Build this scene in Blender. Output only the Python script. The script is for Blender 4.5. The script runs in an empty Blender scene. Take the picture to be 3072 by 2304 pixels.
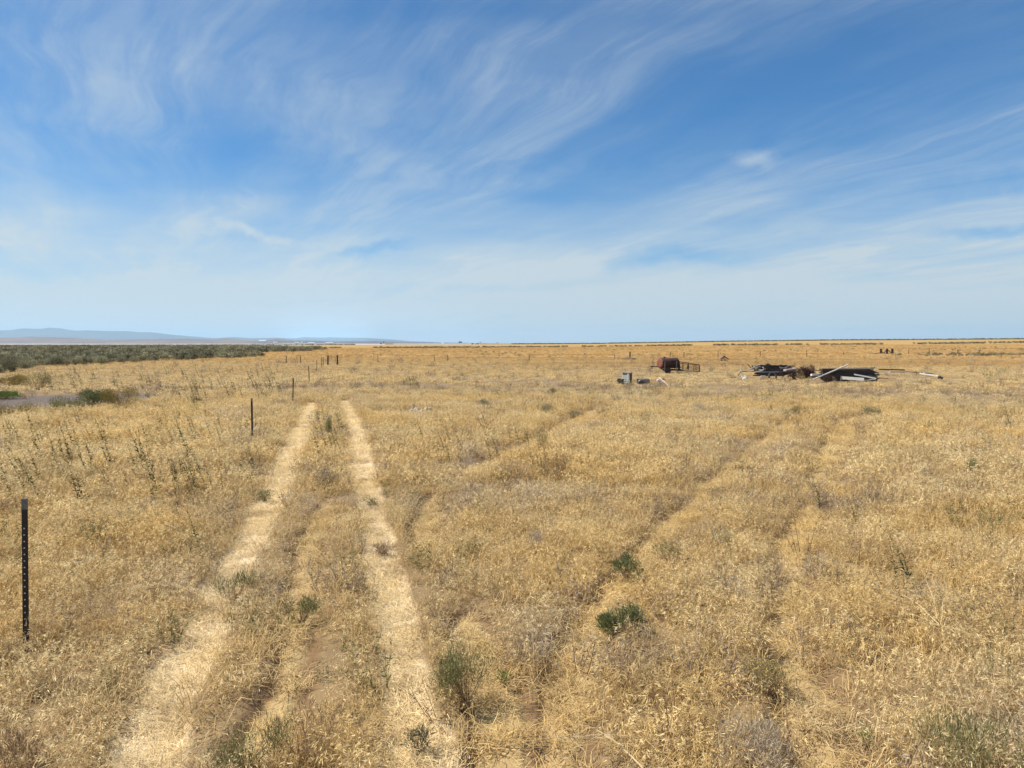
import bpy, math, random
import numpy as np
from mathutils import Vector, Matrix
R = math.radians
random.seed(7); RNG = np.random.default_rng(7)
S = bpy.context.scene; COL = S.collection

# ------------------------------------------------------------------ camera
CAMH, FPX, PITCH = 2.6, 2133.0, R(3.27)
cd = bpy.data.cameras.new('camera'); cam = bpy.data.objects.new('camera', cd); COL.objects.link(cam)
cam.location = (0, 0, CAMH); cam.rotation_euler = (R(90) - PITCH, 0, 0)
cd.sensor_width = 36.0; cd.lens = FPX / 3072 * 36.0; cd.clip_start = 0.1; cd.clip_end = 90000
S.camera = cam

def ray(px, py):
    a = (px - 1536) / FPX; b = (1152 - py) / FPX
    return (a, math.cos(PITCH) + b * math.sin(PITCH), -math.sin(PITCH) + b * math.cos(PITCH))
def at(px, py, Y):
    d = ray(px, py); k = Y / d[1]
    return Vector((d[0] * k, Y, CAMH + d[2] * k))
def gnd(px, py, z=0.0):
    d = ray(px, py); k = (z - CAMH) / d[2]
    return Vector((d[0] * k, d[1] * k, z))
def g22(x, y, z=0.0):                       # same, in the coordinates of a 2212 px wide view
    return gnd(x * 1.3888, y * 1.3888, z)

# ------------------------------------------------------------------ numpy noise
def vnoise(x, y, seed):
    r = np.random.default_rng(seed).random((256, 256))
    xi = np.floor(x).astype(int); yi = np.floor(y).astype(int)
    fx = x - xi; fy = y - yi
    fx = fx * fx * (3 - 2 * fx); fy = fy * fy * (3 - 2 * fy)
    a = r[xi & 255, yi & 255]; b = r[(xi + 1) & 255, yi & 255]
    c = r[xi & 255, (yi + 1) & 255]; d = r[(xi + 1) & 255, (yi + 1) & 255]
    return (a * (1 - fx) + b * fx) * (1 - fy) + (c * (1 - fx) + d * fx) * fy
def fbm(x, y, scale, seed, octv=4):
    t = 0; amp = 1; tot = 0
    for o in range(octv):
        t = t + amp * vnoise(x * scale + 37.1 * o + 500, y * scale + 11.7 * o + 500, seed + o); tot += amp
        amp *= .55; scale *= 2.03
    return t / tot
def sstep(a, b, x):
    t = np.clip((x - a) / (b - a), 0, 1); return t * t * (3 - 2 * t)

# ------------------------------------------------------------------ terrain masks
def path22(pts):
    return np.array([[g22(x, y).x, g22(x, y).y] for x, y in pts])
RUTS = [  # centre line, half width (m)
    (path22([(672, 872), (668, 885), (655, 920), (637, 960), (616, 1010), (590, 1075), (552, 1145), (510, 1222), (462, 1310), (408, 1410), (352, 1530), (305, 1659), (270, 1760)]), 0.21),
    (path22([(742, 868), (752, 885), (768, 930), (780, 1000), (800, 1080), (822, 1160), (838, 1250), (853, 1350), (878, 1480), (905, 1600), (925, 1700)]), 0.175),
]
TRACKS = [
    (path22([(1745, 888), (1690, 930), (1600, 1000), (1510, 1078), (1430, 1155), (1345, 1250), (1285, 1350), (1245, 1460), (1215, 1600), (1200, 1700)]), 0.19),
    (path22([(1835, 905), (1800, 975), (1758, 1080), (1722, 1180), (1712, 1290), (1725, 1400), (1750, 1540), (1790, 1700)]), 0.22),
    (path22([(1300, 880), (1200, 932), (1080, 990), (985, 1035), (935, 1085), (915, 1140), (935, 1180)]), 0.19),
    (path22([(712, 1085), (672, 1180), (655, 1300), (622, 1450), (580, 1600)]), 0.19),
    (path22([(1010, 1340), (1060, 1450), (1085, 1560), (1090, 1680)]), 0.21),
]
def pdist(x, y, path):
    best = np.full(x.shape, 1e9)
    for (ax, ay), (bx, by) in zip(path[:-1], path[1:]):
        dx, dy = bx - ax, by - ay; L = dx * dx + dy * dy
        t = np.clip(((x - ax) * dx + (y - ay) * dy) / L, 0, 1)
        best = np.minimum(best, np.hypot(x - ax - t * dx, y - ay - t * dy))
    return best
def rut_mask(x, y, grow=0.):
    w = (fbm(x, y, 2.2, 31) - .5) * .22
    m = np.zeros(x.shape)
    for p, hw in RUTS:
        hw = hw + grow + .06 * sstep(9, 17, y)
        m = np.maximum(m, 1 - sstep(hw - .04, hw + .06, pdist(x, y, p) + w))
    return m
def track_mask(x, y, grow=0.):
    w = (fbm(x, y, 1.6, 51) - .5) * .34
    m = np.zeros(x.shape)
    for p, hw in TRACKS:
        hw = hw + .14 * sstep(8, 20, y)
        m = np.maximum(m, 1 - sstep(hw + grow - .06, hw + grow + .06, pdist(x, y, p) + w))
    return m * sstep(.16, .32, fbm(x, y, .8, 77) + .02)
def track_edge_shade(x, y):                       # mask for shade lines painted along both sides of a tyre track
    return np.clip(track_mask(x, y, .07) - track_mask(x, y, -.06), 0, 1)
DC = gnd(60, 1214)
def dirt_mask(x, y):
    w = (fbm(x, y, .35, 91) - .5) * .9
    d = np.hypot((x - DC.x) / 5.4, (y - DC.y) / 8.6)
    return 1 - sstep(.75, 1.05, d + w)
JUNK = [(1885, 1150, 1.6), (1945, 1150, 2.0), (1985, 1152, 1.6), (1965, 1118, 2.4), (2010, 1120, 3.0), (2070, 1120, 3.0), (2240, 1134, 2.2), (2320, 1136, 2.6), (2390, 1130, 2.4), (2440, 1140, 2.4), (2500, 1144, 2.6), (2570, 1144, 2.6), (2620, 1142, 2.6),
        (2680, 1120, 2.6), (2740, 1130, 2.6), (2800, 1136, 2.6), (1262, 1240, 1.2), (1448, 1260, .8), (2172, 1083, 3.5), (997, 1095, 3.5), (880, 1090, 3.5), (2660, 1068, 5), (1888, 1080, 4)]
def junk_mask(x, y):
    m = np.zeros(x.shape)
    for px, py, r in JUNK:
        p = gnd(px, py); m = np.maximum(m, 1 - sstep(r * .6, r * 1.2, np.hypot(x - p.x, (y - p.y) * .8)))
    return m
UX = [-9, -.72, -.30, .12, .30, .45, .72, 2.0, 9]
UY = [1037, 1037, 1036, 1031.5, 1025.5, 1022.5, 1020.5, 1019, 1019]
CREST = 900.0
def terrain(x, y):
    r = np.hypot(x, y)
    u = np.where(y > 1, x / np.maximum(y, 1), np.sign(x) * 9)
    zc = CAMH + (1030 - np.interp(u, UX, UY)) / FPX * CREST
    z = zc * sstep(80, CREST, r)
    z = z - (np.maximum(zc + 1.0, 0)) * sstep(CREST * 1.02, CREST * 2.2, r)
    z = z + (fbm(x, y, .12, 5) - .5) * .10 * sstep(3, 12, r) * (1 - sstep(150, 300, r))
    return z
def tz(x, y):
    return float(terrain(np.array([float(x)]), np.array([float(y)]))[0])

# ------------------------------------------------------------------ tagging
def tag(o, label=None, cat=None, group=None, kind=None):
    if label: o['label'] = label
    if cat: o['category'] = cat
    if group: o['group'] = group
    if kind: o['kind'] = kind
    return o
def empty(name, loc, rz=0.0):
    o = bpy.data.objects.new(name, None); COL.objects.link(o)
    o.location = loc; o.rotation_euler = (0, 0, rz); o.empty_display_size = .1
    return o

# ------------------------------------------------------------------ materials
def nd(nt, t, **kw):
    n = nt.nodes.new(t)
    for k, v in kw.items(): setattr(n, k, v)
    return n
def newmat(name):
    m = bpy.data.materials.new(name); m.use_nodes = True
    nt = m.node_tree; nt.nodes.clear()
    out = nd(nt, 'ShaderNodeOutputMaterial')
    return m, nt, out
def mixc(nt, fac, a, b, blend='MIX'):
    n = nd(nt, 'ShaderNodeMix', data_type='RGBA', blend_type=blend)
    for sock, v in ((n.inputs[0], fac), (n.inputs[6], a), (n.inputs[7], b)):
        if hasattr(v, 'is_linked') or hasattr(v, 'links'): nt.links.new(v, sock)
        elif isinstance(v, (tuple, list)): sock.default_value = (*v[:3], 1)
        else: sock.default_value = v
    return n.outputs[2]
def mth(nt, op, a, b=None, c=None, clamp=False):
    n = nd(nt, 'ShaderNodeMath', operation=op, use_clamp=clamp)
    for i, v in enumerate((a, b, c)):
        if v is None: continue
        if hasattr(v, 'links'): nt.links.new(v, n.inputs[i])
        else: n.inputs[i].default_value = v
    return n.outputs[0]
def maprange(nt, v, a, b, c=0., d=1., smooth=True):
    n = nd(nt, 'ShaderNodeMapRange', interpolation_type='SMOOTHSTEP' if smooth else 'LINEAR')
    nt.links.new(v, n.inputs[0])
    for i, k in enumerate((a, b, c, d)): n.inputs[i + 1].default_value = k
    return n.outputs[0]
def noise(nt, vec, scale, detail=4, rough=.55, dist=0.):
    n = nd(nt, 'ShaderNodeTexNoise')
    if vec is not None: nt.links.new(vec, n.inputs['Vector'])
    n.inputs['Scale'].default_value = scale; n.inputs['Detail'].default_value = detail
    n.inputs['Roughness'].default_value = rough; n.inputs['Distortion'].default_value = dist
    return n.outputs['Fac']
def mapping(nt, vec, scale=(1, 1, 1), rot=(0, 0, 0), loc=(0, 0, 0)):
    n = nd(nt, 'ShaderNodeMapping'); nt.links.new(vec, n.inputs[0])
    n.inputs['Location'].default_value = loc; n.inputs['Rotation'].default_value = rot; n.inputs['Scale'].default_value = scale
    return n.outputs[0]

def solid(name, c1, c2, scale=6., rough=.85, stretch=(1, 1, 1), metal=0., lo=.4, hi=.62, bump=.2):
    m, nt, out = newmat(name)
    tc = nd(nt, 'ShaderNodeTexCoord').outputs['Object']
    v = mapping(nt, tc, stretch)
    f = maprange(nt, noise(nt, v, scale, 6, .65), lo, hi)
    f2 = noise(nt, v, scale * 5, 3)
    col = mixc(nt, f, c1, c2)
    col = mixc(nt, mth(nt, 'MULTIPLY', f2, .5), col, tuple(.55 * x for x in c1))
    b = nd(nt, 'ShaderNodeBsdfPrincipled'); nt.links.new(col, b.inputs['Base Color'])
    b.inputs['Roughness'].default_value = rough; b.inputs['Metallic'].default_value = metal
    if bump:
        bp = nd(nt, 'ShaderNodeBump'); bp.inputs['Strength'].default_value = bump; bp.inputs['Distance'].default_value = .02
        nt.links.new(f2, bp.inputs['Height']); nt.links.new(bp.outputs[0], b.inputs['Normal'])
    nt.links.new(b.outputs[0], out.inputs[0])
    return m

def field_tones(nt, pos):
    """patch noises of the field, shared by ground and grass (world position)"""
    big = noise(nt, mapping(nt, pos, (1, 1, 0)), .11, 4, .6)
    mid = noise(nt, mapping(nt, pos, (1, 1, 0), loc=(31, 7, 0)), .55, 5, .65)
    grey = noise(nt, mapping(nt, pos, (1, 1, 0), loc=(-13, 57, 0)), .33, 5, .65)
    return big, mid, grey

def grassmat(name, c_gold, c_tan, c_grey, transl=.35, var=.45):
    m, nt, out = newmat(name)
    pos = nd(nt, 'ShaderNodeNewGeometry').outputs['Position']
    big, mid, grey = field_tones(nt, pos)
    rnd = nd(nt, 'ShaderNodeObjectInfo').outputs['Random']
    isl = nd(nt, 'ShaderNodeNewGeometry').outputs['Random Per Island']
    f = maprange(nt, mth(nt, 'ADD', mth(nt, 'MULTIPLY', big, .45), mth(nt, 'MULTIPLY', mid, .55)), .40, .60)
    col = mixc(nt, f, c_tan, c_gold)
    g = maprange(nt, grey, .54, .68)
    col = mixc(nt, mth(nt, 'MULTIPLY', g, .75), col, c_grey)
    sp = nd(nt, 'ShaderNodeSeparateXYZ'); nt.links.new(pos, sp.inputs[0])
    col = mixc(nt, maprange(nt, sp.outputs[1], 45, 130, 0., .65), col, (c_gold[0] * .80, c_gold[1] * .71, c_gold[2] * .62))
    brown = maprange(nt, noise(nt, mapping(nt, pos, (1, 1, 0), loc=(77, 21, 0)), .9, 6, .7), .50, .66)
    col = mixc(nt, mth(nt, 'MULTIPLY', brown, .55), col, (c_tan[0] * .50, c_tan[1] * .42, c_tan[2] * .38))
    belt = noise(nt, mapping(nt, pos, (.010, .075, 0), loc=(2, 8, 0)), 1.0, 5, .62)
    col = mixc(nt, mth(nt, 'MULTIPLY', maprange(nt, belt, .46, .62), maprange(nt, sp.outputs[1], 40, 110, 0., .75)), col, (c_gold[0] * .62, c_gold[1] * .50, c_gold[2] * .42))
    # stem-to-stem variation of the dry straw itself
    k = mth(nt, 'ADD', 1 - var * .5, mth(nt, 'MULTIPLY', isl, var))
    k = mth(nt, 'MULTIPLY', k, mth(nt, 'ADD', .86, mth(nt, 'MULTIPLY', rnd, .28)))
    vm = nd(nt, 'ShaderNodeVectorMath', operation='SCALE')
    nt.links.new(col, vm.inputs[0]); nt.links.new(k, vm.inputs['Scale'])
    d = nd(nt, 'ShaderNodeBsdfDiffuse'); t = nd(nt, 'ShaderNodeBsdfTranslucent')
    nt.links.new(vm.outputs[0], d.inputs[0]); nt.links.new(vm.outputs[0], t.inputs[0])
    mx = nd(nt, 'ShaderNodeMixShader'); mx.inputs[0].default_value = transl
    nt.links.new(d.outputs[0], mx.inputs[1]); nt.links.new(t.outputs[0], mx.inputs[2])
    nt.links.new(mx.outputs[0], out.inputs[0])
    return m
def leafmat(name, c1, c2, transl=.25, per=0.):
    m, nt, out = newmat(name)
    isl = nd(nt, 'ShaderNodeNewGeometry').outputs['Random Per Island']
    rnd = nd(nt, 'ShaderNodeObjectInfo').outputs['Random']
    col = mixc(nt, mth(nt, 'FRACT', mth(nt, 'ADD', isl, mth(nt, 'MULTIPLY', rnd, .35))), c1, c2)
    if per:                                  # whole plants paler or darker than their neighbours
        vm = nd(nt, 'ShaderNodeVectorMath', operation='SCALE'); nt.links.new(col, vm.inputs[0])
        nt.links.new(mth(nt, 'ADD', 1 - per, mth(nt, 'MULTIPLY', rnd, 2 * per)), vm.inputs['Scale']); col = vm.outputs[0]
    d = nd(nt, 'ShaderNodeBsdfDiffuse'); t = nd(nt, 'ShaderNodeBsdfTranslucent')
    nt.links.new(col, d.inputs[0]); nt.links.new(col, t.inputs[0])
    mx = nd(nt, 'ShaderNodeMixShader'); mx.inputs[0].default_value = transl
    nt.links.new(d.outputs[0], mx.inputs[1]); nt.links.new(t.outputs[0], mx.inputs[2])
    nt.links.new(mx.outputs[0], out.inputs[0])
    return m

M = {}
M['stem'] = grassmat('dry_stem', (.55, .37, .14), (.54, .395, .195), (.38, .295, .20), .24)
M['seed'] = grassmat('dry_seed_head', (.92, .69, .32), (.92, .75, .42), (.78, .65, .465), .42, .42)
M['flat'] = grassmat('flattened_straw', (.66, .465, .19), (.65, .49, .24), (.56, .43, .25), .3, .6)
M['pale'] = grassmat('bleached_straw', (.76, .59, .315), (.77, .615, .36), (.70, .565, .375), .25, .4)
M['brownweed'] = leafmat('dead_weed', (.20, .12, .065), (.36, .25, .15), .2, .3)
M['greyweed'] = leafmat('grey_weed', (.30, .235, .17), (.47, .39, .28), .25, .25)
M['twig'] = leafmat('bleached_twig', (.52, .38, .19), (.68, .53, .30), .1)
M['green'] = leafmat('weed_green', (.115, .12, .045), (.31, .28, .125), .35)
M['green2'] = leafmat('shrub_green', (.075, .10, .038), (.23, .235, .10), .35)
M['weeddark'] = leafmat('dark_weed_leaf', (.055, .068, .026), (.15, .155, .07), .25)
M['bright'] = leafmat('fresh_green', (.09, .14, .03), (.19, .26, .07))
M['olive'] = leafmat('olive_leaf', (.17, .13, .035), (.32, .24, .075))
M['sage'] = leafmat('sage_leaf', (.14, .135, .075), (.36, .33, .21), .3, .5)
M['sagewood'] = leafmat('sage_wood', (.07, .05, .04), (.12, .09, .07), 0)
M['tree'] = leafmat('tree_leaf', (.03, .045, .02), (.07, .085, .04), .2)
M['rust'] = solid('rusted_steel', (.115, .045, .03), (.055, .028, .024), 5, .8, metal=.1)
M['rust_red'] = solid('red_rust', (.25, .085, .048), (.16, .06, .038), 8, .85)
M['rust_rail'] = solid('rusted_rail', (.085, .034, .024), (.05, .024, .02), 9, .8)
M['post'] = solid('post_paint', (.030, .021, .018), (.018, .013, .012), 20, .6)
M['stud'] = solid('worn_stud', (.15, .14, .13), (.10, .09, .085), 30, .5)
M['tip'] = solid('faded_tip_paint', (.20, .19, .185), (.13, .12, .115), 30, .6)
M['oldwood'] = solid('old_brown_timber', (.075, .042, .028), (.12, .075, .05), 3, .9, (1, 1, 9))
M['darkwood'] = solid('black_weathered_board', (.045, .037, .034), (.095, .08, .07), 4, .9, (.35, 6, 6))
M['greywood'] = solid('silvered_board', (.36, .33, .29), (.22, .195, .17), 4, .9, (.35, 6, 6))
M['whitewood'] = solid('peeling_white_board', (.74, .70, .62), (.42, .37, .30), 5, .85, (.4, 4, 4), lo=.5, hi=.7)
M['palewood'] = solid('bleached_pole', (.70, .60, .47), (.52, .42, .31), 4, .85, (.4, 5, 5))
M['tin'] = solid('dull_sheet_metal', (.22, .22, .215), (.13, .11, .10), 6, .5, metal=.5)
M['enamel'] = solid('chipped_enamel', (.72, .72, .64), (.60, .60, .46), 7, .45, lo=.5, hi=.7)
M['rubber'] = solid('old_rubber', (.028, .027, .027), (.05, .046, .042), 8, .85)
M['tanmetal'] = solid('tan_metal', (.33, .24, .15), (.22, .15, .10), 7, .8)
M['pinkboard'] = solid('pinkish_board', (.58, .44, .37), (.38, .28, .24), 6, .85)
M['rock'] = solid('chalky_rock', (.72, .58, .40), (.50, .39, .26), 5, .95)
M['mound'] = solid('mound_soil', (.16, .09, .055), (.24, .15, .09), 2, .95)
M['wire'] = solid('fence_wire', (.12, .08, .06), (.07, .05, .04), 9, .7)
M['farwhite'] = solid('white_wall', (.82, .82, .80), (.74, .74, .72), .3, .8, bump=0)
M['farroof'] = solid('pale_roof', (.60, .60, .60), (.5, .5, .5), .3, .8, bump=0)
M['pole'] = solid('pole_wood', (.10, .075, .06), (.07, .05, .04), 3, .9)

# ------------------------------------------------------------------ mesh builder
class MB:
    def __init__(s): s.v = []; s.f = []; s.m = []; s.slot = 0
    def quad(s, a, b, c, d):
        n = len(s.v); s.v += [tuple(a), tuple(b), tuple(c), tuple(d)]; s.f.append((n, n + 1, n + 2, n + 3)); s.m.append(s.slot)
    def tri(s, a, b, c):
        n = len(s.v); s.v += [tuple(a), tuple(b), tuple(c)]; s.f.append((n, n + 1, n + 2)); s.m.append(s.slot)
    def bar(s, p0, p1, w, h, up=(0, 0, 1), jit=0.):
        """box beam from p0 to p1, w across, h along up, worn by jit"""
        p0 = Vector(p0); p1 = Vector(p1); d = (p1 - p0).normalized(); up = Vector(up)
        if abs(d.dot(up)) > .98: up = Vector((0, 1, 0))
        sx = d.cross(up).normalized(); sz = sx.cross(d).normalized(); n = len(s.v)
        for p in (p0, p1):
            for a, b in ((-1, -1), (1, -1), (1, 1), (-1, 1)):
                q = p + sx * (a * w / 2) + sz * (b * h / 2) + d * random.uniform(-jit, jit)
                s.v.append(tuple(q))
        for f in ((0, 1, 2, 3), (7, 6, 5, 4), (4, 5, 1, 0), (5, 6, 2, 1), (6, 7, 3, 2), (7, 4, 0, 3)):
            s.f.append(tuple(n + i for i in f)); s.m.append(s.slot)
        return s
    def tube(s, pts, r, k=8, caps=True):
        pts = [Vector(p) for p in pts]; rs = r if isinstance(r, (list, tuple)) else [r] * len(pts); n = len(s.v)
        ref = None
        for i, p in enumerate(pts):
            d = (pts[min(i + 1, len(pts) - 1)] - pts[max(i - 1, 0)]).normalized()
            if ref is None: ref = d.orthogonal().normalized()
            a = (ref - d * ref.dot(d)).normalized(); b = d.cross(a); ref = a
            for j in range(k):
                t = 2 * math.pi * j / k; s.v.append(tuple(p + (a * math.cos(t) + b * math.sin(t)) * rs[i]))
        for i in range(len(pts) - 1):
            for j in range(k):
                j2 = (j + 1) % k
                s.f.append((n + i * k + j, n + i * k + j2, n + (i + 1) * k + j2, n + (i + 1) * k + j)); s.m.append(s.slot)
        if caps:
            s.f.append(tuple(n + j for j in reversed(range(k)))); s.m.append(s.slot)
            s.f.append(tuple(n + (len(pts) - 1) * k + j for j in range(k))); s.m.append(s.slot)
        return s
    def blob(s, c, r, seed=0, nu=14, nv=8, rough=.25, flat=-.05):
        n = len(s.v); rr = np.random.default_rng(seed); ph = rr.random(6) * 6.28
        for i in range(nv + 1):
            th = math.pi / 2 * i / nv
            for j in range(nu):
                a = 2 * math.pi * j / nu
                k = 1 + rough * (math.sin(3 * a + ph[0]) * .4 + math.sin(5 * a + ph[1] + th * 3) * .3 + math.sin(2 * a + ph[2] - th * 4) * .4) + rr.uniform(-1, 1) * rough * .25
                s.v.append((c[0] + r[0] * k * math.sin(th) * math.cos(a), c[1] + r[1] * k * math.sin(th) * math.sin(a), c[2] + r[2] * k * math.cos(th) + (flat if i == nv else 0)))
        for i in range(nv):
            for j in range(nu):
                j2 = (j + 1) % nu
                s.f.append((n + i * nu + j, n + (i + 1) * nu + j, n + (i + 1) * nu + j2, n + i * nu + j2)); s.m.append(s.slot)
        return s
    def mesh(s, name, mats):
        me = bpy.data.meshes.new(name); me.from_pydata(s.v, [], s.f)
        for m in (mats if isinstance(mats, (list, tuple)) else [mats]): me.materials.append(m)
        if any(s.m): me.polygons.foreach_set('material_index', s.m)
        me.update(); return me
    def build(s, name, mats, parent=None, loc=None, smooth=False, bevel=0.):
        me = s.mesh(name, mats)
        if loc is not None:
            l = Vector(loc); me.transform(Matrix.Translation(-l))
        if smooth: me.polygons.foreach_set('use_smooth', [True] * len(me.polygons))
        o = bpy.data.objects.new(name, me); COL.objects.link(o)
        if loc is not None: o.location = loc
        if parent is not None:
            o.parent = parent
            if loc is not None: o.location = Vector(loc) - parent.location
        if bevel:
            b = o.modifiers.new('bevel', 'BEVEL'); b.width = bevel; b.segments = 1
        return o
def mesh_np(name, V, F, mats, midx=None):
    """quads only, from arrays"""
    me = bpy.data.meshes.new(name)
    me.vertices.add(len(V)); me.vertices.foreach_set('co', np.asarray(V, np.float32).ravel())
    nf = len(F); me.loops.add(nf * 4); me.polygons.add(nf)
    me.loops.foreach_set('vertex_index', np.asarray(F, np.int32).ravel())
    me.polygons.foreach_set('loop_start', np.arange(0, nf * 4, 4, dtype=np.int32))
    for m in mats: me.materials.append(m)
    if midx is not None: me.polygons.foreach_set('material_index', np.asarray(midx, np.int32))
    me.update(calc_edges=True); return me

# ------------------------------------------------------------------ grass tufts
def ribbon(V, F, Mi, pts, w, side, slot):
    n = len(V)
    for i, p in enumerate(pts):
        ww = w[i] * .5
        V.append(p - side * ww); V.append(p + side * ww)
    for i in range(len(pts) - 1):
        F.append((n + 2 * i, n + 2 * i + 1, n + 2 * i + 3, n + 2 * i + 2)); Mi.append(slot)
def tuft(seed, stalks, rad, h, w, heads, hl, hw, lean=.35, bias=(.35, .05), segs=3, blades=0):
    """cheatgrass tuft: curved stalks with nodding spikelets"""
    r = np.random.default_rng(seed); V, F, Mi = [], [], []
    for _ in range(stalks):
        a = r.uniform(0, 6.283); q = rad * math.sqrt(r.random())
        b = np.array([q * math.cos(a), q * math.sin(a), -.02])
        hh = h * r.uniform(.55, 1.1)
        ld = np.array([bias[0] + r.normal(0, lean), bias[1] + r.normal(0, lean), 0.])
        pts = []
        for i in range(segs + 1):
            t = i / segs
            pts.append(b + np.array([0, 0, hh * (t - .18 * t * t * np.hypot(*ld[:2]))]) + ld * hh * (t ** 1.8) * .9)
        sa = r.uniform(0, 6.283); side = np.array([math.cos(sa), math.sin(sa), 0.])
        ribbon(V, F, Mi, pts, [w * (1.1 - .6 * i / segs) for i in range(segs + 1)], side, 0)
        # nodding panicle: a tassel of spikelets hanging from the bent tip
        dm_ = np.array([ld[0] + r.normal(0, .22), ld[1] + r.normal(0, .22), 0.]); dm_ /= (np.linalg.norm(dm_) + 1e-6)
        for k in range(heads):
            t = r.uniform(.80, 1.0); i = min(int(t * segs), segs - 1); ft = t * segs - i
            p0 = pts[i] * (1 - ft) + pts[i + 1] * ft
            dr = dm_ + r.normal(0, .38, 3) * np.array([1, 1, 0]); dr /= (np.linalg.norm(dr) + 1e-6)
            p0 = p0 + dr * r.uniform(0, hl * .7) + np.array([0, 0, r.uniform(-.35, .1) * hl])
            L = hl * r.uniform(.75, 1.25); tilt = r.uniform(-1.1, .15)
            d = dr * math.cos(tilt) + np.array([0, 0, math.sin(tilt)])
            sd = np.cross(d, r.normal(0, 1, 3)); sd /= (np.linalg.norm(sd) + 1e-6)
            n = len(V); W = hw * r.uniform(.7, 1.2) * .5
            V += [p0, p0 + d * L * .4 - sd * W, p0 + d * L, p0 + d * L * .4 + sd * W]
            F.append((n, n + 1, n + 2, n + 3)); Mi.append(1)
    for _ in range(blades):
        a = r.uniform(0, 6.283); q = rad * 1.15 * math.sqrt(r.random())
        b = np.array([q * math.cos(a), q * math.sin(a), -.01]); a2 = r.uniform(0, 6.283)
        L = h * r.uniform(.3, .65); up = r.uniform(.25, 1.0)
        d = np.array([math.cos(a2), math.sin(a2), 0.])
        pts = [b, b + d * L * .4 + np.array([0, 0, L * .55 * up]), b + d * L * .95 + np.array([0, 0, L * .5 * up])]
        ribbon(V, F, Mi, pts, [w * 1.6, w * 1.3, w * .4], np.array([-d[1], d[0], 0.]), 0)
    return V, F, Mi
def flat_tuft(seed, n, rad, L, w, up=.25, az=None, spread=1.2, z=.03):
    """straw pressed flat by tyres"""
    r = np.random.default_rng(seed); V, F, Mi = [], [], []
    for _ in range(n):
        a = r.uniform(0, 6.283); q = rad * math.sqrt(r.random())
        b = np.array([q * math.cos(a), q * math.sin(a), r.uniform(.0, z)])
        a2 = r.uniform(0, 6.283) if az is None else az + r.normal(0, spread)
        l = L * r.uniform(.5, 1.2); e = r.uniform(.05, up)
        d = np.array([math.cos(a2), math.sin(a2), 0.]); s2 = np.array([-d[1], d[0], 0.]) + np.array([0, 0, r.uniform(-.6, .6)])
        bow = r.normal(0, .12)
        pts = [b, b + d * l * .5 + s2 * l * bow + np.array([0, 0, l * e]), b + d * l + np.array([0, 0, l * e * r.uniform(.4, 1.6)])]
        ribbon(V, F, Mi, pts, [w, w, w * .5], s2, 0)
    return V, F, Mi
def spray(seed, n, rad, h, w, leaf, ll, lw, spread=.6):
    """stiff branching dead weed or leafy weed clump: stems with side leaves"""
    r = np.random.default_rng(seed); V, F, Mi = [], [], []
    for _ in range(n):
        a = r.uniform(0, 6.283); q = rad * .4 * math.sqrt(r.random())
        b = np.array([q * math.cos(a), q * math.sin(a), -.02])
        o = np.array([math.cos(a), math.sin(a), 0.]) * r.uniform(0, spread); hh = h * r.uniform(.5, 1.1)
        d = o + np.array([0, 0, 1.]); d /= np.linalg.norm(d)
        bend = r.normal(0, .12, 3)
        pts = [b + d * hh * t + bend * hh * t * t for t in (0, .35, .7, 1.)]
        sa = r.uniform(0, 6.283); side = np.array([math.cos(sa), math.sin(sa), 0.])
        ribbon(V, F, Mi, pts, [w, w * .85, w * .6, w * .35], side, 0)
        for k in range(leaf):
            t = r.uniform(.15, 1.); p = b + d * hh * t + bend * hh * t * t
            e = r.normal(0, 1, 3); e[2] = abs(e[2]) * .8; e /= np.linalg.norm(e)
            sd = np.cross(e, r.normal(0, 1, 3)); sd /= (np.linalg.norm(sd) + 1e-6); L = ll * r.uniform(.6, 1.3) * (1.15 - .5 * t); W = lw * .5
            m = len(V); V += [p, p + e * L * .45 - sd * W, p + e * L, p + e * L * .45 + sd * W]
            F.append((m, m + 1, m + 2, m + 3)); Mi.append(1)
    return V, F, Mi
def lettuce(seed, h, lean, dens=30, w=.010, ll=.085, lw=.026):
    """one or two tall leafy stalks leaning"""
    r = np.random.default_rng(seed); V, F, Mi = [], [], []
    for s in range(r.integers(1, 3)):
        b = np.array([r.normal(0, .03), r.normal(0, .03), -.03]); hh = h * (1 if s == 0 else r.uniform(.5, .85))
        ld = np.array([lean * r.uniform(.6, 1.3), r.normal(0, .12), 0.])
        P = lambda t: b + np.array([0, 0, hh * t]) + ld * hh * (.55 * t + .45 * t * t)
        pts = [P(i / 5) for i in range(6)]
        for side in (np.array([1., 0, 0]), np.array([0, 1., 0])):
            ribbon(V, F, Mi, pts, [w * (1 - .13 * i) for i in range(6)], side, 0)
        for k in range(dens):
            t = r.beta(1.3, 1.2) * .97 + .03; p = P(t); a = r.uniform(0, 6.283)
            el = r.uniform(.1, 1.0); e = np.array([math.cos(a) * math.cos(el), math.sin(a) * math.cos(el), math.sin(el)])
            sd = np.cross(e, np.array([0, 0, 1.])) + r.normal(0, .3, 3); sd /= np.linalg.norm(sd)
            L = ll * (1.3 - .95 * t) * r.uniform(.7, 1.3); W = lw * (1.3 - .8 * t) * .5
            m = len(V); V += [p, p + e * L * .5 - sd * W, p + e * L - np.array([0, 0, .15 * L]), p + e * L * .5 + sd * W]
            F.append((m, m + 1, m + 2, m + 3)); Mi.append(1)
    return V, F, Mi
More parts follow.
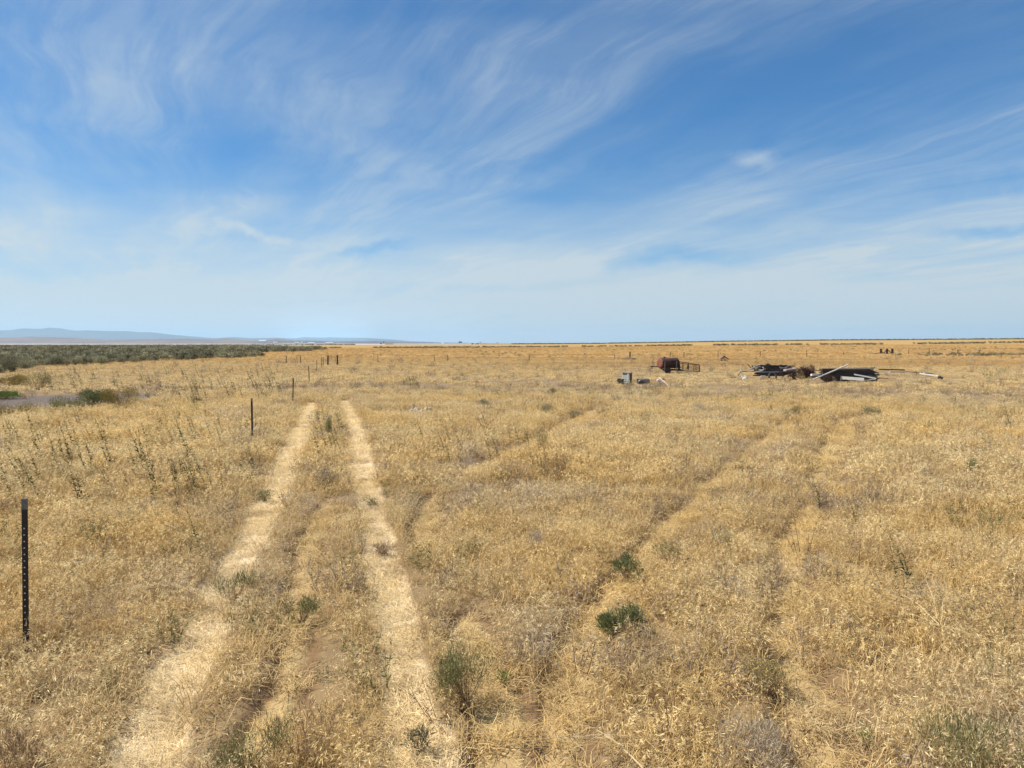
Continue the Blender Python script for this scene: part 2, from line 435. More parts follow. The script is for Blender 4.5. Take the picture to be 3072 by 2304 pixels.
def bush_geo(seed, rx, rz, n, leaf, lw, wood=26, dome=.75, up=.5, clumps=9):
    """many small leaf faces gathered in clumps on an irregular dome, over woody twigs"""
    r = np.random.default_rng(seed); V, F, Mi = [], [], []
    C = []
    for _ in range(clumps):
        a = r.uniform(0, 6.283); q = math.sqrt(r.random()) * .72
        C.append((q * math.cos(a) * rx, q * math.sin(a) * rx, rz * r.uniform(.45, .95) * math.sqrt(max(.1, 1 - q * q)), r.uniform(.26, .46)))
    for c in C:
        for k in range(max(1, wood // clumps)):
            p1 = np.array(c[:3]) + r.normal(0, .12 * rx, 3)
            b = np.array([r.normal(0, .06 * rx), r.normal(0, .06 * rx), -.03]); mid = (b + p1) / 2 + r.normal(0, .06 * rx, 3)
            sa = r.uniform(0, 6.283)
            ribbon(V, F, Mi, [b, mid, p1], [.03 * rx, .02 * rx, .008 * rx], np.array([math.cos(sa), math.sin(sa), 0.]), 0)
    for _ in range(n):
        c = C[r.integers(len(C))]; d = r.normal(0, 1, 3); d /= np.linalg.norm(d); q = c[3] * r.random() ** .4
        p = np.array([c[0] + d[0] * q * rx, c[1] + d[1] * q * rx, max(.02, c[2] + d[2] * q * rz * 1.1)])
        e = d * (1 - up) + np.array([0, 0, up]) + r.normal(0, .35, 3); e /= np.linalg.norm(e)
        sd = np.cross(e, r.normal(0, 1, 3)); sd /= (np.linalg.norm(sd) + 1e-6); L = leaf * r.uniform(.6, 1.4); W = lw * r.uniform(.6, 1.3) * .5
        m = len(V); V += [p, p + e * L * .5 - sd * W, p + e * L, p + e * L * .5 + sd * W]
        F.append((m, m + 1, m + 2, m + 3)); Mi.append(1)
    return V, F, Mi
def mk(name, geo, mats):
    return mesh_np(name, np.array(geo[0]), np.array(geo[1]), mats, geo[2])

def scatter(name, protos, P, rot, scl, idx, label=None):
    """one 'stuff' object: points carrying instances of the prototype meshes"""
    col = bpy.data.collections.new(name + '_kinds')
    for i, me in enumerate(protos):
        o = bpy.data.objects.new('%s_kind_%02d' % (name, i), me); col.objects.link(o)
    me = bpy.data.meshes.new(name); n = len(P)
    me.vertices.add(n); me.vertices.foreach_set('co', np.asarray(P, np.float32).ravel())
    a = me.attributes.new('rot', 'FLOAT_VECTOR', 'POINT'); a.data.foreach_set('vector', np.asarray(rot, np.float32).ravel())
    a = me.attributes.new('scl', 'FLOAT', 'POINT'); a.data.foreach_set('value', np.asarray(scl, np.float32))
    a = me.attributes.new('idx', 'INT', 'POINT'); a.data.foreach_set('value', np.asarray(idx, np.int32))
    me.update()
    for m in protos[0].materials: me.materials.append(m)
    o = bpy.data.objects.new(name, me); COL.objects.link(o)
    g = bpy.data.node_groups.new(name + '_nodes', 'GeometryNodeTree')
    g.interface.new_socket('Geometry', in_out='INPUT', socket_type='NodeSocketGeometry')
    g.interface.new_socket('Geometry', in_out='OUTPUT', socket_type='NodeSocketGeometry')
    gi = g.nodes.new('NodeGroupInput'); go = g.nodes.new('NodeGroupOutput')
    iop = g.nodes.new('GeometryNodeInstanceOnPoints'); ci = g.nodes.new('GeometryNodeCollectionInfo')
    ci.inputs['Collection'].default_value = col; ci.inputs['Separate Children'].default_value = True; ci.inputs['Reset Children'].default_value = True
    def na(nm, ty):
        q = g.nodes.new('GeometryNodeInputNamedAttribute'); q.data_type = ty; q.inputs[0].default_value = nm; return q.outputs[0]
    e2r = g.nodes.new('FunctionNodeEulerToRotation')
    L = g.links.new
    L(gi.outputs[0], iop.inputs['Points']); L(ci.outputs[0], iop.inputs['Instance'])
    iop.inputs['Pick Instance'].default_value = True
    L(na('idx', 'INT'), iop.inputs['Instance Index']); L(na('rot', 'FLOAT_VECTOR'), e2r.inputs[0]); L(e2r.outputs[0], iop.inputs['Rotation'])
    L(na('scl', 'FLOAT'), iop.inputs['Scale']); L(iop.outputs[0], go.inputs[0])
    md = o.modifiers.new('scatter', 'NODES'); md.node_group = g
    o['kind'] = 'stuff'
    if label: o['label'] = label
    return o
#GRASS-END

# ================================================================== SETTING
def ground():
    fine = np.linspace(R(-50), R(50), 520); coarse = np.linspace(R(50), R(310), 60)[1:-1]
    th = np.concatenate([fine, coarse]); nt_ = len(th)
    rr = np.concatenate([np.geomspace(1.2, 60, 260), np.geomspace(60, 40000, 190)[1:]])
    T, RR = np.meshgrid(th, rr); x = np.sin(T) * RR; y = np.cos(T) * RR
    z = terrain(x, y); rm = rut_mask(x, y) * (RR < 60); tm = track_mask(x, y) * (RR < 60); dm = dirt_mask(x, y); te = track_edge_shade(x, y) * (RR < 60)
    z = z - rm * .05 - te * .03 - tm * .05
    n = len(rr); V = np.stack([x, y, z], -1).reshape(-1, 3)
    i = np.arange(n - 1)[:, None] * nt_; j = np.arange(nt_)[None, :]; j2 = (j + 1) % nt_
    F = np.stack([i + j, i + nt_ + j, i + nt_ + j2, i + j2], -1).reshape(-1, 4)
    F = F[:, ::-1]
    c = len(V); V = np.vstack([V, [[0, 0, 0.0]]])
    me = bpy.data.meshes.new('ground')
    tri = np.stack([np.full(nt_, c), np.arange(nt_), (np.arange(nt_) + 1) % nt_], -1)[:, [0, 2, 1]]
    me.from_pydata([], [], [])
    nf = len(F); ntri = len(tri)
    me.vertices.add(len(V)); me.vertices.foreach_set('co', V.astype(np.float32).ravel())
    me.loops.add(nf * 4 + ntri * 3); me.polygons.add(nf + ntri)
    me.loops.foreach_set('vertex_index', np.concatenate([F.ravel(), tri.ravel()]).astype(np.int32))
    me.polygons.foreach_set('loop_start', np.concatenate([np.arange(0, nf * 4, 4), nf * 4 + np.arange(0, ntri * 3, 3)]).astype(np.int32))
    me.update(calc_edges=True)
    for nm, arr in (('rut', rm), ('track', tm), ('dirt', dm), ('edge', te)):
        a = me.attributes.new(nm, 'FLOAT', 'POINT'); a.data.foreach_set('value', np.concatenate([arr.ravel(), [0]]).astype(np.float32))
    me.polygons.foreach_set('use_smooth', [True] * len(me.polygons))
    m, nt, out = newmat('field_soil_and_litter')
    pos = nd(nt, 'ShaderNodeNewGeometry').outputs['Position']
    big, mid, grey = field_tones(nt, pos)
    finen = noise(nt, mapping(nt, pos, (1, 1, 0)), 9, 6, .7)
    near = mixc(nt, finen, (.15, .095, .05), (.36, .25, .125))
    near = mixc(nt, mth(nt, 'MULTIPLY', maprange(nt, grey, .54, .68), .6), near, (.25, .20, .16))
    # far grassland: gold, tan and reddish belts lying across the view
    belt = noise(nt, mapping(nt, pos, (.0035, .022, 0)), 1.0, 6, .62)
    belt2 = noise(nt, mapping(nt, pos, (.02, .075, 0), loc=(5, 3, 0)), 1.0, 5, .65)
    far = mixc(nt, maprange(nt, belt, .40, .60), (.40, .26, .105), (.42, .25, .08))
    far = mixc(nt, maprange(nt, belt2, .50, .66), far, (.29, .18, .08))
    far = mixc(nt, mth(nt, 'MULTIPLY', maprange(nt, noise(nt, mapping(nt, pos, (.05, .2, 0)), 1.0, 4), .54, .66), .7), far, (.46, .32, .15))
    sp = nd(nt, 'ShaderNodeSeparateXYZ'); nt.links.new(pos, sp.inputs[0])
    dist = mth(nt, 'SQRT', mth(nt, 'ADD', mth(nt, 'POWER', sp.outputs[0], 2.), mth(nt, 'POWER', sp.outputs[1], 2.)))
    col = mixc(nt, maprange(nt, dist, 60, 170), near, far)
    # beyond the field the plain is scrubby and duller
    plain = mixc(nt, maprange(nt, noise(nt, mapping(nt, pos, (.0005, .0016, 0)), 1., 4), .42, .6), (.17, .125, .09), (.34, .24, .155))
    col = mixc(nt, maprange(nt, dist, 1250, 1700), col, plain)
    def attr(nm):
        q = nd(nt, 'ShaderNodeAttribute'); q.attribute_name = nm; return q.outputs['Fac']
    col = mixc(nt, mth(nt, 'MULTIPLY', attr('track'), .8), col, (.46, .32, .145))
    col = mixc(nt, mth(nt, 'MULTIPLY', attr('rut'), .95), col, mixc(nt, finen, (.56, .43, .26), (.76, .62, .40)))
    col = mixc(nt, mth(nt, 'MULTIPLY', attr('edge'), .85), col, (.15, .088, .045))  # shadow lines beside the tracks, painted into the ground as dark brown
    col = mixc(nt, attr('dirt'), col, mixc(nt, noise(nt, pos, 1.6, 5, .7), (.10, .078, .064), (.20, .16, .13)))
    d = nd(nt, 'ShaderNodeBsdfPrincipled'); d.inputs['Roughness'].default_value = .95; d.inputs['Specular IOR Level'].default_value = .1
    bp = nd(nt, 'ShaderNodeBump'); bp.inputs['Strength'].default_value = .8; bp.inputs['Distance'].default_value = .06
    nt.links.new(noise(nt, mapping(nt, pos, (1, 1, 0)), 5, 6, .7), bp.inputs['Height']); nt.links.new(bp.outputs[0], d.inputs['Normal'])
    nt.links.new(col, d.inputs['Base Color']); nt.links.new(d.outputs[0], out.inputs[0])
    me.materials.append(m)
    o = bpy.data.objects.new('ground', me); COL.objects.link(o); o['kind'] = 'structure'
ground()

def ridge(name, pts, Y, mat, base_z, depth, seed, rough):
    """a range of hills: a real ridge with a front and a back slope, pts = skyline (px, py)"""
    px = np.array([p[0] for p in pts], float); py = np.array([p[1] for p in pts], float)
    X = np.linspace(px[0], px[-1], 400); top = np.interp(X, px, py)
    nr = 26; V = []; F = []
    for k in range(nr):
        t = k / (nr - 1); Yk = Y - depth * (1 - t * 1.6)
        prof = min(1, max(0, (t / .62))) if t < .62 else max(0, 1 - (t - .62) / .38)
        prof = prof ** 1.1
        for i, x in enumerate(X):
            d = ray(x, top[i] + (3.5 if Y > 20000 else 0)); zc = CAMH + d[2] / d[1] * Y
            e = 1 if 0 < i < 399 else 0
            xs = (x - 1536) / FPX * Y
            w = (vnoise(np.array([xs * rough]), np.array([Yk * rough]), seed)[0] - .5) + .5 * (vnoise(np.array([xs * rough * 2.3]), np.array([Yk * rough * 2.3]), seed + 3)[0] - .5)
            z = base_z + (zc - base_z) * prof * (1 + (w * .45 if abs(t - .62) > .02 else w * .05))
            V.append((xs, Yk, z))
    n = 400
    for k in range(nr - 1):
        for i in range(n - 1):
            F.append((k * n + i, k * n + i + 1, (k + 1) * n + i + 1, (k + 1) * n + i))
    me = mesh_np(name, np.array(V), np.array(F), [mat]); me.polygons.foreach_set('use_smooth', [True] * len(me.polygons))
    o = bpy.data.objects.new(name, me); COL.objects.link(o); o['kind'] = 'structure'
m_mtn = solid('mountain_scrub', (.045, .05, .05), (.08, .08, .07), .0008, .95, bump=0)
m_plat = solid('plateau_scrub', (.21, .145, .11), (.13, .095, .08), .0016, .95, (1, 1, 6), bump=0)
m_low = solid('low_hill_scrub', (.10, .085, .085), (.15, .12, .105), .003, .95, bump=0)
ridge('mountains', [(-700, 1004), (-300, 990), (-80, 996), (0, 990), (30, 987.5), (70, 985), (90, 987), (120, 990.5), (140, 991), (160, 989), (200, 990.5), (260, 993), (300, 992), (330, 994.5), (350, 995.5), (385, 993), (420, 995), (470, 1000), (520, 1003), (560, 1005), (620, 1009), (650, 1009.5), (700, 1008), (760, 1010), (800, 1008), (840, 1007), (900, 1009.5), (945, 1005), (980, 1008), (1030, 1007.5), (1100, 1009), (1170, 1014), (1230, 1018), (1290, 1022), (1350, 1027), (1420, 1030), (1500, 1032)], 26000, m_mtn, -6, 5200, 11, .0006)
ridge('hills', [(-600, 1012), (-200, 1011), (0, 1015), (40, 1013), (110, 1010), (150, 1011.5), (190, 1014), (250, 1015.5), (420, 1016.5), (560, 1019), (640, 1020), (672, 1018), (680, 1016), (700, 1018), (760, 1020.5), (800, 1019.5), (840, 1016), (860, 1018), (900, 1022), (1000, 1023), (1120, 1025), (1250, 1027), (1370, 1028.5), (1480, 1030.5), (1560, 1032)], 8200, m_plat, -1, 1500, 21, .0022)
ridge('low_hills', [(780, 1031.5), (840, 1023), (900, 1021.5), (1000, 1023), (1100, 1024.5), (1160, 1025), (1300, 1027.5), (1400, 1028.5), (1500, 1031)], 6900, m_low, -1, 500, 41, .004)

# pale dry flats far out on the plain
m_flat = solid('pale_dry_flat', (.78, .76, .74), (.62, .60, .57), .01, .9, bump=0)
mb = MB()
def strip(x0, x1, y0, y1, Z=.35):
    n = 24
    for i in range(n):
        a = x0 + (x1 - x0) * i / n; b = x0 + (x1 - x0) * (i + 1) / n
        def pt(x, y):
            p = gnd(x, y, Z - 1.2); return (p.x, p.y, p.z)
        mb.quad(pt(a, y1), pt(b, y1), pt(b, y0), pt(a, y0))
strip(-500, 1155, 1031.9, 1033.3); strip(850, 1100, 1030.4, 1031.6, .5); strip(1180, 1440, 1031.3, 1032.4, .45)
o = mb.build('dry_flat', m_flat); o['kind'] = 'structure'

# ------------------------------------------------------------------ far buildings, trees, poles
def far_building(px0, px1, pt_, pb, Y, label, roof='farroof'):
    a = at(px0, pb, Y); b = at(px1, pt_, Y); w = b.x - a.x; h = b.z - a.z; dp = max(8., w * .35)
    z0 = min(a.z, tz(a.x, Y)) - .3
    t = empty('far_building', ((a.x + b.x) / 2, Y + dp / 2, z0)); tag(t, label, 'building', 'white buildings far out on the plain')
    hw = w / 2; hh = b.z - z0
    m1 = MB(); m1.bar((0, -dp / 2, hh * .36), (0, dp / 2, hh * .36), w, hh * .72); m1.build('wall', M['farwhite'], t)
    m2 = MB(); e = .4
    r0 = [(-hw - e, -dp / 2 - e, hh * .721), (hw + e, -dp / 2 - e, hh * .721), (hw + e, dp / 2 + e, hh * .721), (-hw - e, dp / 2 + e, hh * .721), (-hw - e, 0, hh), (hw + e, 0, hh)]
    m2.quad(r0[0], r0[1], r0[5], r0[4]); m2.quad(r0[2], r0[3], r0[4], r0[5]); m2.tri(r0[3], r0[0], r0[4]); m2.tri(r0[1], r0[2], r0[5]); m2.quad(r0[3], r0[2], r0[1], r0[0])
    m2.build('roof', M[roof], t)
for a in [(776, 797, 1019.6, 1022.5, 6300, 'long low white building on the dark rise left of the others'),
          (903, 907, 1025, 1029.5, 4200, 'narrow tall white building standing before the long sheds'),
          (924, 943, 1027, 1030.4, 4200, 'long white shed, left one of the pair near the pale flat'),
          (976, 999, 1026.8, 1030.2, 4300, 'long white shed, right one of the pair near the pale flat'),
          (884, 897, 1026, 1028.2, 4800, 'small pale building left of the narrow white one'),
          (820, 831, 1025.5, 1029.5, 4500, 'pale small buildingleft of the cluster of white sheds'.replace('buildingleft', 'building left')),
          (1325, 1331, 1027.2, 1029, 4800, 'tiny white building on the horizon near the lone dark tree')]:
    far_building(*a)
def far_tree(px, pt_, pb, wpx, Y, label, seed):
    b = at(px, pb, Y); s = Y / FPX; h = (pb - pt_) * s; w = wpx * s
    t = empty('far_tree', b); tag(t, label, 'tree', 'lone trees on the far plain')
    m1 = MB(); m1.tube([(0, 0, -1), (0, 0, h * .45)], [w * .06, w * .03], 6); m1.build('trunk', M['sagewood'], t)
    me = mk('crown', bush_geo(seed, w * .52, h * .85, 420, w * .16, w * .10, 18, clumps=8), [M['sagewood'], M['tree']])
    o = bpy.data.objects.new('crown', me); COL.objects.link(o); o.parent = t; o.location = (0, 0, h * .12)
for i, a in enumerate([(1379, 1024.5, 1029.5, 6, 2100, 'left half of the pair of touching dark trees on the horizon'), (1384, 1025, 1029.5, 5, 2110, 'right half of the pair of touching dark trees on the horizon'),
                       (1441, 1026, 1029.5, 4, 2300, 'small single dark tree right of the touching pair on the horizon'), (1492, 1027, 1030, 3, 2500, 'tiny single tree farthest right on the pale horizon'),
                       (1151, 1024.5, 1028.5, 4, 2200, 'dark tree above the dark bush at the end of the pale flat'), (1143, 1029.5, 1033, 6, 1500, 'low dark bush at the right end of the pale flat'),
                       (1418, 1030.7, 1033.2, 7, 1700, 'leftmost low dark bush of the row under the horizon trees'), (1427, 1031, 1033.2, 5, 1700, 'middle low dark bush of the row under the horizon trees'), (1434, 1030.6, 1033.2, 6, 1700, 'right low dark bush of the row under the horizon trees')]):
    far_tree(*a, 900 + i)
mb = MB(); mb.tube([(0, 0, -1), (0, 0, 10.5)], [.22, .15], 6)
pole0 = None
for i in range(13):
    px = 60 + 64 * i; Y = 2900.
    p = at(px, 1033.5, Y)
    if pole0 is None:
        pole0 = empty('utility_pole', (p.x, Y, tz(p.x, Y))); mb.build('shaft', M['pole'], pole0)
        m2 = MB(); m2.bar((-1.3, -.25, 9.6), (1.3, -.25, 9.6), .2, .22); m2.build('crossarm', M['pole'], pole0); t = pole0
    else:
        t = pole0.copy(); COL.objects.link(t); t.location = (p.x, Y, tz(p.x, Y))
        for ch in list(pole0.children):
            c = ch.copy(); COL.objects.link(c); c.parent = t
    tag(t, 'thin wooden utility pole in the far row beyond the sagebrush', 'utility pole', 'utility poles in the far row')

# ================================================================== GRASS
def wedge(n, r0, r1, half=R(44)):
    r = np.sqrt(RNG.random(n) * (r1 * r1 - r0 * r0) + r0 * r0); a = RNG.uniform(-half, half, n)
    return r * np.sin(a), r * np.cos(a), r
def wedge_n(r0, r1, dens, half=R(44)): return int(half * (r1 * r1 - r0 * r0) * dens)
def grass():
    ST = [M['stem'], M['seed']]
    near = [mk('grass_near', tuft(100 + i, 18, .11, .28, .0024, 6, .031, .0046, blades=12), ST) for i in range(6)]
    mid = [mk('grass_mid', tuft(200 + i, 22, .20, .31, .0042, 6, .043, .0085, blades=9), ST) for i in range(6)]
    far = [mk('grass_far', tuft(300 + i, 26, .42, .31, .010, 4, .08, .025, segs=2, blades=8), ST) for i in range(5)]
    vfar = [mk('grass_vfar', tuft(400 + i, 30, 1.1, .32, .03, 4, .17, .06, segs=2, blades=6), ST) for i in range(4)]
    P, Q, Sc, Ix = [], [], [], []
    bands = [(2.2, 13, 50, 0, 6), (11, 42, 17, 6, 6), (38, 140, 3.6, 12, 5), (125, 420, .42, 17, 4)]
    for r0, r1, dens, i0, ni in bands:
        x, y, r = wedge(wedge_n(r0, r1, dens), r0, r1)
        rm, tm, dm = rut_mask(x, y), track_mask(x, y, .05), dirt_mask(x, y)
        if r0 > 60: rm *= 0; tm *= 0
        # thin out: bands blend, ruts and bare soil stay clear, patches are sparser
        p = sstep(r0, r0 + .12 * (r1 - r0) * (r0 > 5) + 1e-3, r) * (1 - sstep(r1 * .88, r1, r))
        thin = fbm(x, y, 1.3, 61); cl = fbm(x, y, .35, 63)
        p = p * np.clip(.46 + 1.7 * (thin - .33), .12, 1) * np.clip(.62 + 1.4 * (cl - .35), .4, 1)
        jm = junk_mask(x, y); p = p * (1 - np.minimum(rm * 1.6, 1) * .99) * (1 - .96 * tm) * (1 - dm * .995) * (1 - .35 * jm)
        k = RNG.random(len(x)) < p
        x, y, r, rm, tm, jm = x[k], y[k], r[k], rm[k], tm[k], jm[k]
        hv = .66 + .75 * fbm(x, y, .8, 71) ** 1.2 * 1.1
        hv = hv * (1 - .34 * track_mask(x, y, .25) * (r > 9)) * (1 - .30 * np.minimum(rut_mask(x, y, .22), 1) * (r > 8)) * (1 - .4 * tm) * (1 - .36 * sstep(18, 42, r)) * (1 - .45 * jm) * RNG.uniform(.75, 1.2, len(x))
        hv *= 1 + .28 * np.exp(-((x + 13) / 10) ** 2) * (y < 60)
        P.append(np.stack([x, y, terrain(x, y)], -1)); Sc.append(hv)
        Q.append(np.stack([RNG.normal(0, .12, len(x)) + tm * RNG.normal(0, .7, len(x)), RNG.normal(.05, .12, len(x)) + tm * RNG.normal(0, .7, len(x)), RNG.normal(0, .9, len(x)) + (RNG.random(len(x)) < .3) * 3.1], -1))
        Ix.append(RNG.integers(0, ni, len(x)) + i0)
    scatter('dry_grass', near + mid + far + vfar, np.vstack(P), np.vstack(Q), np.concatenate(Sc), np.concatenate(Ix), 'tall golden dry grass with nodding pale seed heads covering the field')
    # straw pressed flat: bleached in the ruts, golden in the fainter tyre tracks
    fl = [mk('straw', flat_tuft(500 + i, 70, .15, .12, .0030, .26, 2.2, .7), [M['pale']]) for i in range(4)] + \
         [mk('straw', flat_tuft(520 + i, 40, .13, .13, .0036, .5, z=.04), [M['flat']]) for i in range(4)] + \
         [mk('straw', flat_tuft(540 + i, 30, .16, .15, .0040, .9), [M['stem']]) for i in range(3)]
    P, Q, Sc, Ix = [], [], [], []
    for r0, r1, dens, s in ((2.2, 14, 75, 1.0), (13, 34, 22, 1.5)):
        x, y, r = wedge(wedge_n(r0, r1, dens), r0, r1)
        rm, tm, dm = rut_mask(x, y), track_mask(x, y, -.05), dirt_mask(x, y); te = track_edge_shade(x, y)
        u = RNG.random(len(x)); lit = fbm(x, y, 1.1, 83)
        kind = np.where(u < rm * .9, 0, np.where(u < tm * .8, 1, np.where(u < .42 * (1 - .6 * dm) * (1 - .7 * te), 2, -1)))
        k = kind >= 0; x, y, kind = x[k], y[k], kind[k]
        P.append(np.stack([x, y, terrain(x, y) - .045 * (kind == 0) - .045 * (kind == 1)], -1)); Sc.append(s * RNG.uniform(.7, 1.25, len(x)))
        Q.append(np.stack([RNG.normal(0, .06, len(x)), RNG.normal(0, .06, len(x)), np.where(kind == 0, RNG.normal(0, .5, len(x)) + (RNG.random(len(x)) < .25) * 1.5, RNG.uniform(0, 6.28, len(x)))], -1))
        Ix.append(np.where(kind == 0, RNG.integers(0, 4, len(x)), np.where(kind == 1, RNG.integers(4, 8, len(x)), RNG.integers(8, 11, len(x)))))
    scatter('flattened_straw', fl, np.vstack(P), np.vstack(Q), np.concatenate(Sc), np.concatenate(Ix), 'bleached straw pressed flat in the wheel ruts')
    # dead and grey low weeds, thin green shoots mixed through the grass
    wd = [mk('weed', spray(600 + i, 11, .22, .30, .006, 9, .045, .010, .8), [M['brownweed'], M['greyweed']]) for i in range(4)] + \
         [mk('weed', spray(620 + i, 10, .2, .30, .005, 10, .05, .011, .7), [M['green'], M['green']]) for i in range(3)] + \
         [mk('weed', spray(640 + i, 6, .3, .40, .0045, 1, .03, .006, 1.3), [M['twig'], M['twig']]) for i in range(3)] + \
         [mk('weed', spray(660 + i, 9, .2, .42, .006, 7, .05, .012, .45), [M['brownweed'], M['brownweed']]) for i in range(3)]
    P, Q, Sc, Ix = [], [], [], []
    for r0, r1, dens, s in ((2.2, 14, 10, 1.0), (14, 45, 4.2, 1.25), (45, 150, .35, 1.9), (150, 330, .05, 2.6)):
        x, y, r = wedge(wedge_n(r0, r1, dens), r0, r1)
        rm, tm, dm = rut_mask(x, y), track_mask(x, y), dirt_mask(x, y)
        a = fbm(x, y, .45, 101); b = fbm(x, y, .5, 111); c = fbm(x, y, .4, 121)
        u = RNG.random(len(x))
        kind = np.where(u < sstep(.48, .66, a) * .9, 0, np.where(u < sstep(.54, .70, b) * .45, 1, np.where(u < .05 + (r < 14) * .07, 2, np.where(u < sstep(.5, .66, c) * .35, 3, -1))))
        k = (kind >= 0) & (RNG.random(len(x)) < (1 - rm * .97) * (1 - dm * .55) * (1 - .6 * tm)); x, y, kind = x[k], y[k], kind[k]
        P.append(np.stack([x, y, terrain(x, y)], -1)); Sc.append(s * RNG.uniform(.6, 1.15, len(x)))
        Q.append(np.stack([RNG.normal(0, .15, len(x)), RNG.normal(0, .15, len(x)), RNG.uniform(0, 6.28, len(x))], -1))
        base = np.array([0, 4, 7, 10]); cnt = np.array([4, 3, 3, 3])
        Ix.append(base[kind] + (RNG.random(len(x)) * cnt[kind]).astype(int))
    scatter('low_weeds', wd, np.vstack(P), np.vstack(Q), np.concatenate(Sc), np.concatenate(Ix), 'thin grey and brown dead weeds mixed through the dry grass')
grass()

# ================================================================== SAGEBRUSH
def inpoly(px, py, poly):
    inside = np.zeros(px.shape, bool); n = len(poly)
    for i in range(n):
        (x0, y0), (x1, y1) = poly[i], poly[(i + 1) % n]
        c = ((y0 > py) != (y1 > py)) & (px < (x1 - x0) * (py - y0) / (y1 - y0 + 1e-12) + x0); inside ^= c
    return inside
def sage():
    kinds = [mk('sagebrush', bush_geo(700 + i, .62 + .06 * i, .72, 900, .10, .05, 30, clumps=10 + i), [M['sagewood'], M['sage']]) for i in range(4)]
    lod = [mk('sagebrush_far', bush_geo(720 + i, .8, .78, 170, .26, .15, 8, clumps=7), [M['sagewood'], M['sage']]) for i in range(4)]
    edge = [(-420, 1142), (0, 1117), (72, 1107), (110, 1100), (217, 1095), (361, 1088), (542, 1079), (680, 1074), (752, 1070), (765, 1066), (700, 1062), (800, 1057.5), (952, 1054), (960, 1050), (940, 1046)]
    W = [gnd(*p) for p in edge]; poly = [(p.x + 2.0, p.y - 1.5) for p in W]
    f = gnd(700, 1041); g = gnd(-600, 1041); poly += [(f.x, f.y), (g.x, g.y)]
    xs = np.array([p[0] for p in poly]); ys = np.array([p[1] for p in poly])
    n = 150000
    x = RNG.uniform(xs.min(), xs.max(), n); y = 45 * (ys.max() / 45) ** RNG.random(n)
    dens = .34 * np.clip(150 / y, .22, 1) * np.clip(2.2 * (fbm(x, y, .05, 143) - .22) + (y < 115), .1, 1)
    area = (xs.max() - xs.min()) * y * math.log(ys.max() / 45) / n       # area each sample stands for
    wob = (fbm(x, y, .18, 131) - .5) * 5
    k = (RNG.random(n) < dens * area) & inpoly(x + wob, y + wob * .8, poly) & ((fbm(x, y, .07, 141) > .34) | (y < 115))
    x, y = x[k], y[k]
    sz = RNG.uniform(.6, 1.3, len(x)) * np.where(y > 150, 1.25, 1.0) * (.8 + .4 * fbm(x, y, .1, 151))
    o = np.argsort(np.hypot(x, y)); x, y, sz = x[o], y[o], sz[o]
    grp = 'sagebrush bushes along the near edge of the scrub'
    for i in range(min(290, len(x))):
        b = bpy.data.objects.new('sagebrush', kinds[i % 4]); COL.objects.link(b)
        b.location = (x[i], y[i], tz(x[i], y[i])); b.rotation_euler = (0, 0, random.uniform(0, 6.28)); s = sz[i]
        b.scale = (s, s, s * random.uniform(.85, 1.15))
        tag(b, 'grey-green sagebrush bush on the near edge of the scrub at left', 'bush', grp)
    x, y, sz = x[290:], y[290:], sz[290:]
    # scattered lines of scrub far across the field and along its crest
    ex, ey, es = [x], [y], [sz]
    n = 1500; u = RNG.uniform(-.36, .85, n); Y = 375 + 18 * np.sin(u * 9) + RNG.normal(0, 7, n); keep = fbm(u * 40, Y * .02, .55, 161) > .47
    ex.append((u * Y)[keep]); ey.append(Y[keep]); es.append(RNG.uniform(.5, 1.1, keep.sum()))
    n = 3600; u = RNG.uniform(.0, .95, n); rr = RNG.uniform(820, 990, n); a = np.arctan(u)
    ex.append(rr * np.sin(a)); ey.append(rr * np.cos(a)); es.append(RNG.uniform(.8, 1.6, n))
    n = 2600; u = RNG.uniform(-.95, -.22, n); Y = RNG.uniform(950, 1350, n); ex.append(u * Y); ey.append(Y); es.append(RNG.uniform(1., 1.7, n))
    n = 260; u = RNG.uniform(-.1, .8, n); Y = RNG.uniform(150, 330, n); keep = fbm(u * 300, Y, .02, 171) > .5; ex.append((u * Y)[keep]); ey.append(Y[keep]); es.append(RNG.uniform(.25, .5, keep.sum()))
    n = 120; u = RNG.normal(.66, .05, n); Y = RNG.normal(142, 4, n); ex.append(u * Y); ey.append(Y); es.append(RNG.uniform(.3, .6, n))
    x, y, sz = np.concatenate(ex), np.concatenate(ey), np.concatenate(es)
    scatter('sagebrush_scrub', lod, np.stack([x, y, terrain(x, y) - .05], -1), np.stack([0 * x, 0 * x, RNG.uniform(0, 6.28, len(x))], -1), sz, RNG.integers(0, 4, len(x)), 'mass of grey-green sagebrush reaching to the far plain at left')
sage()

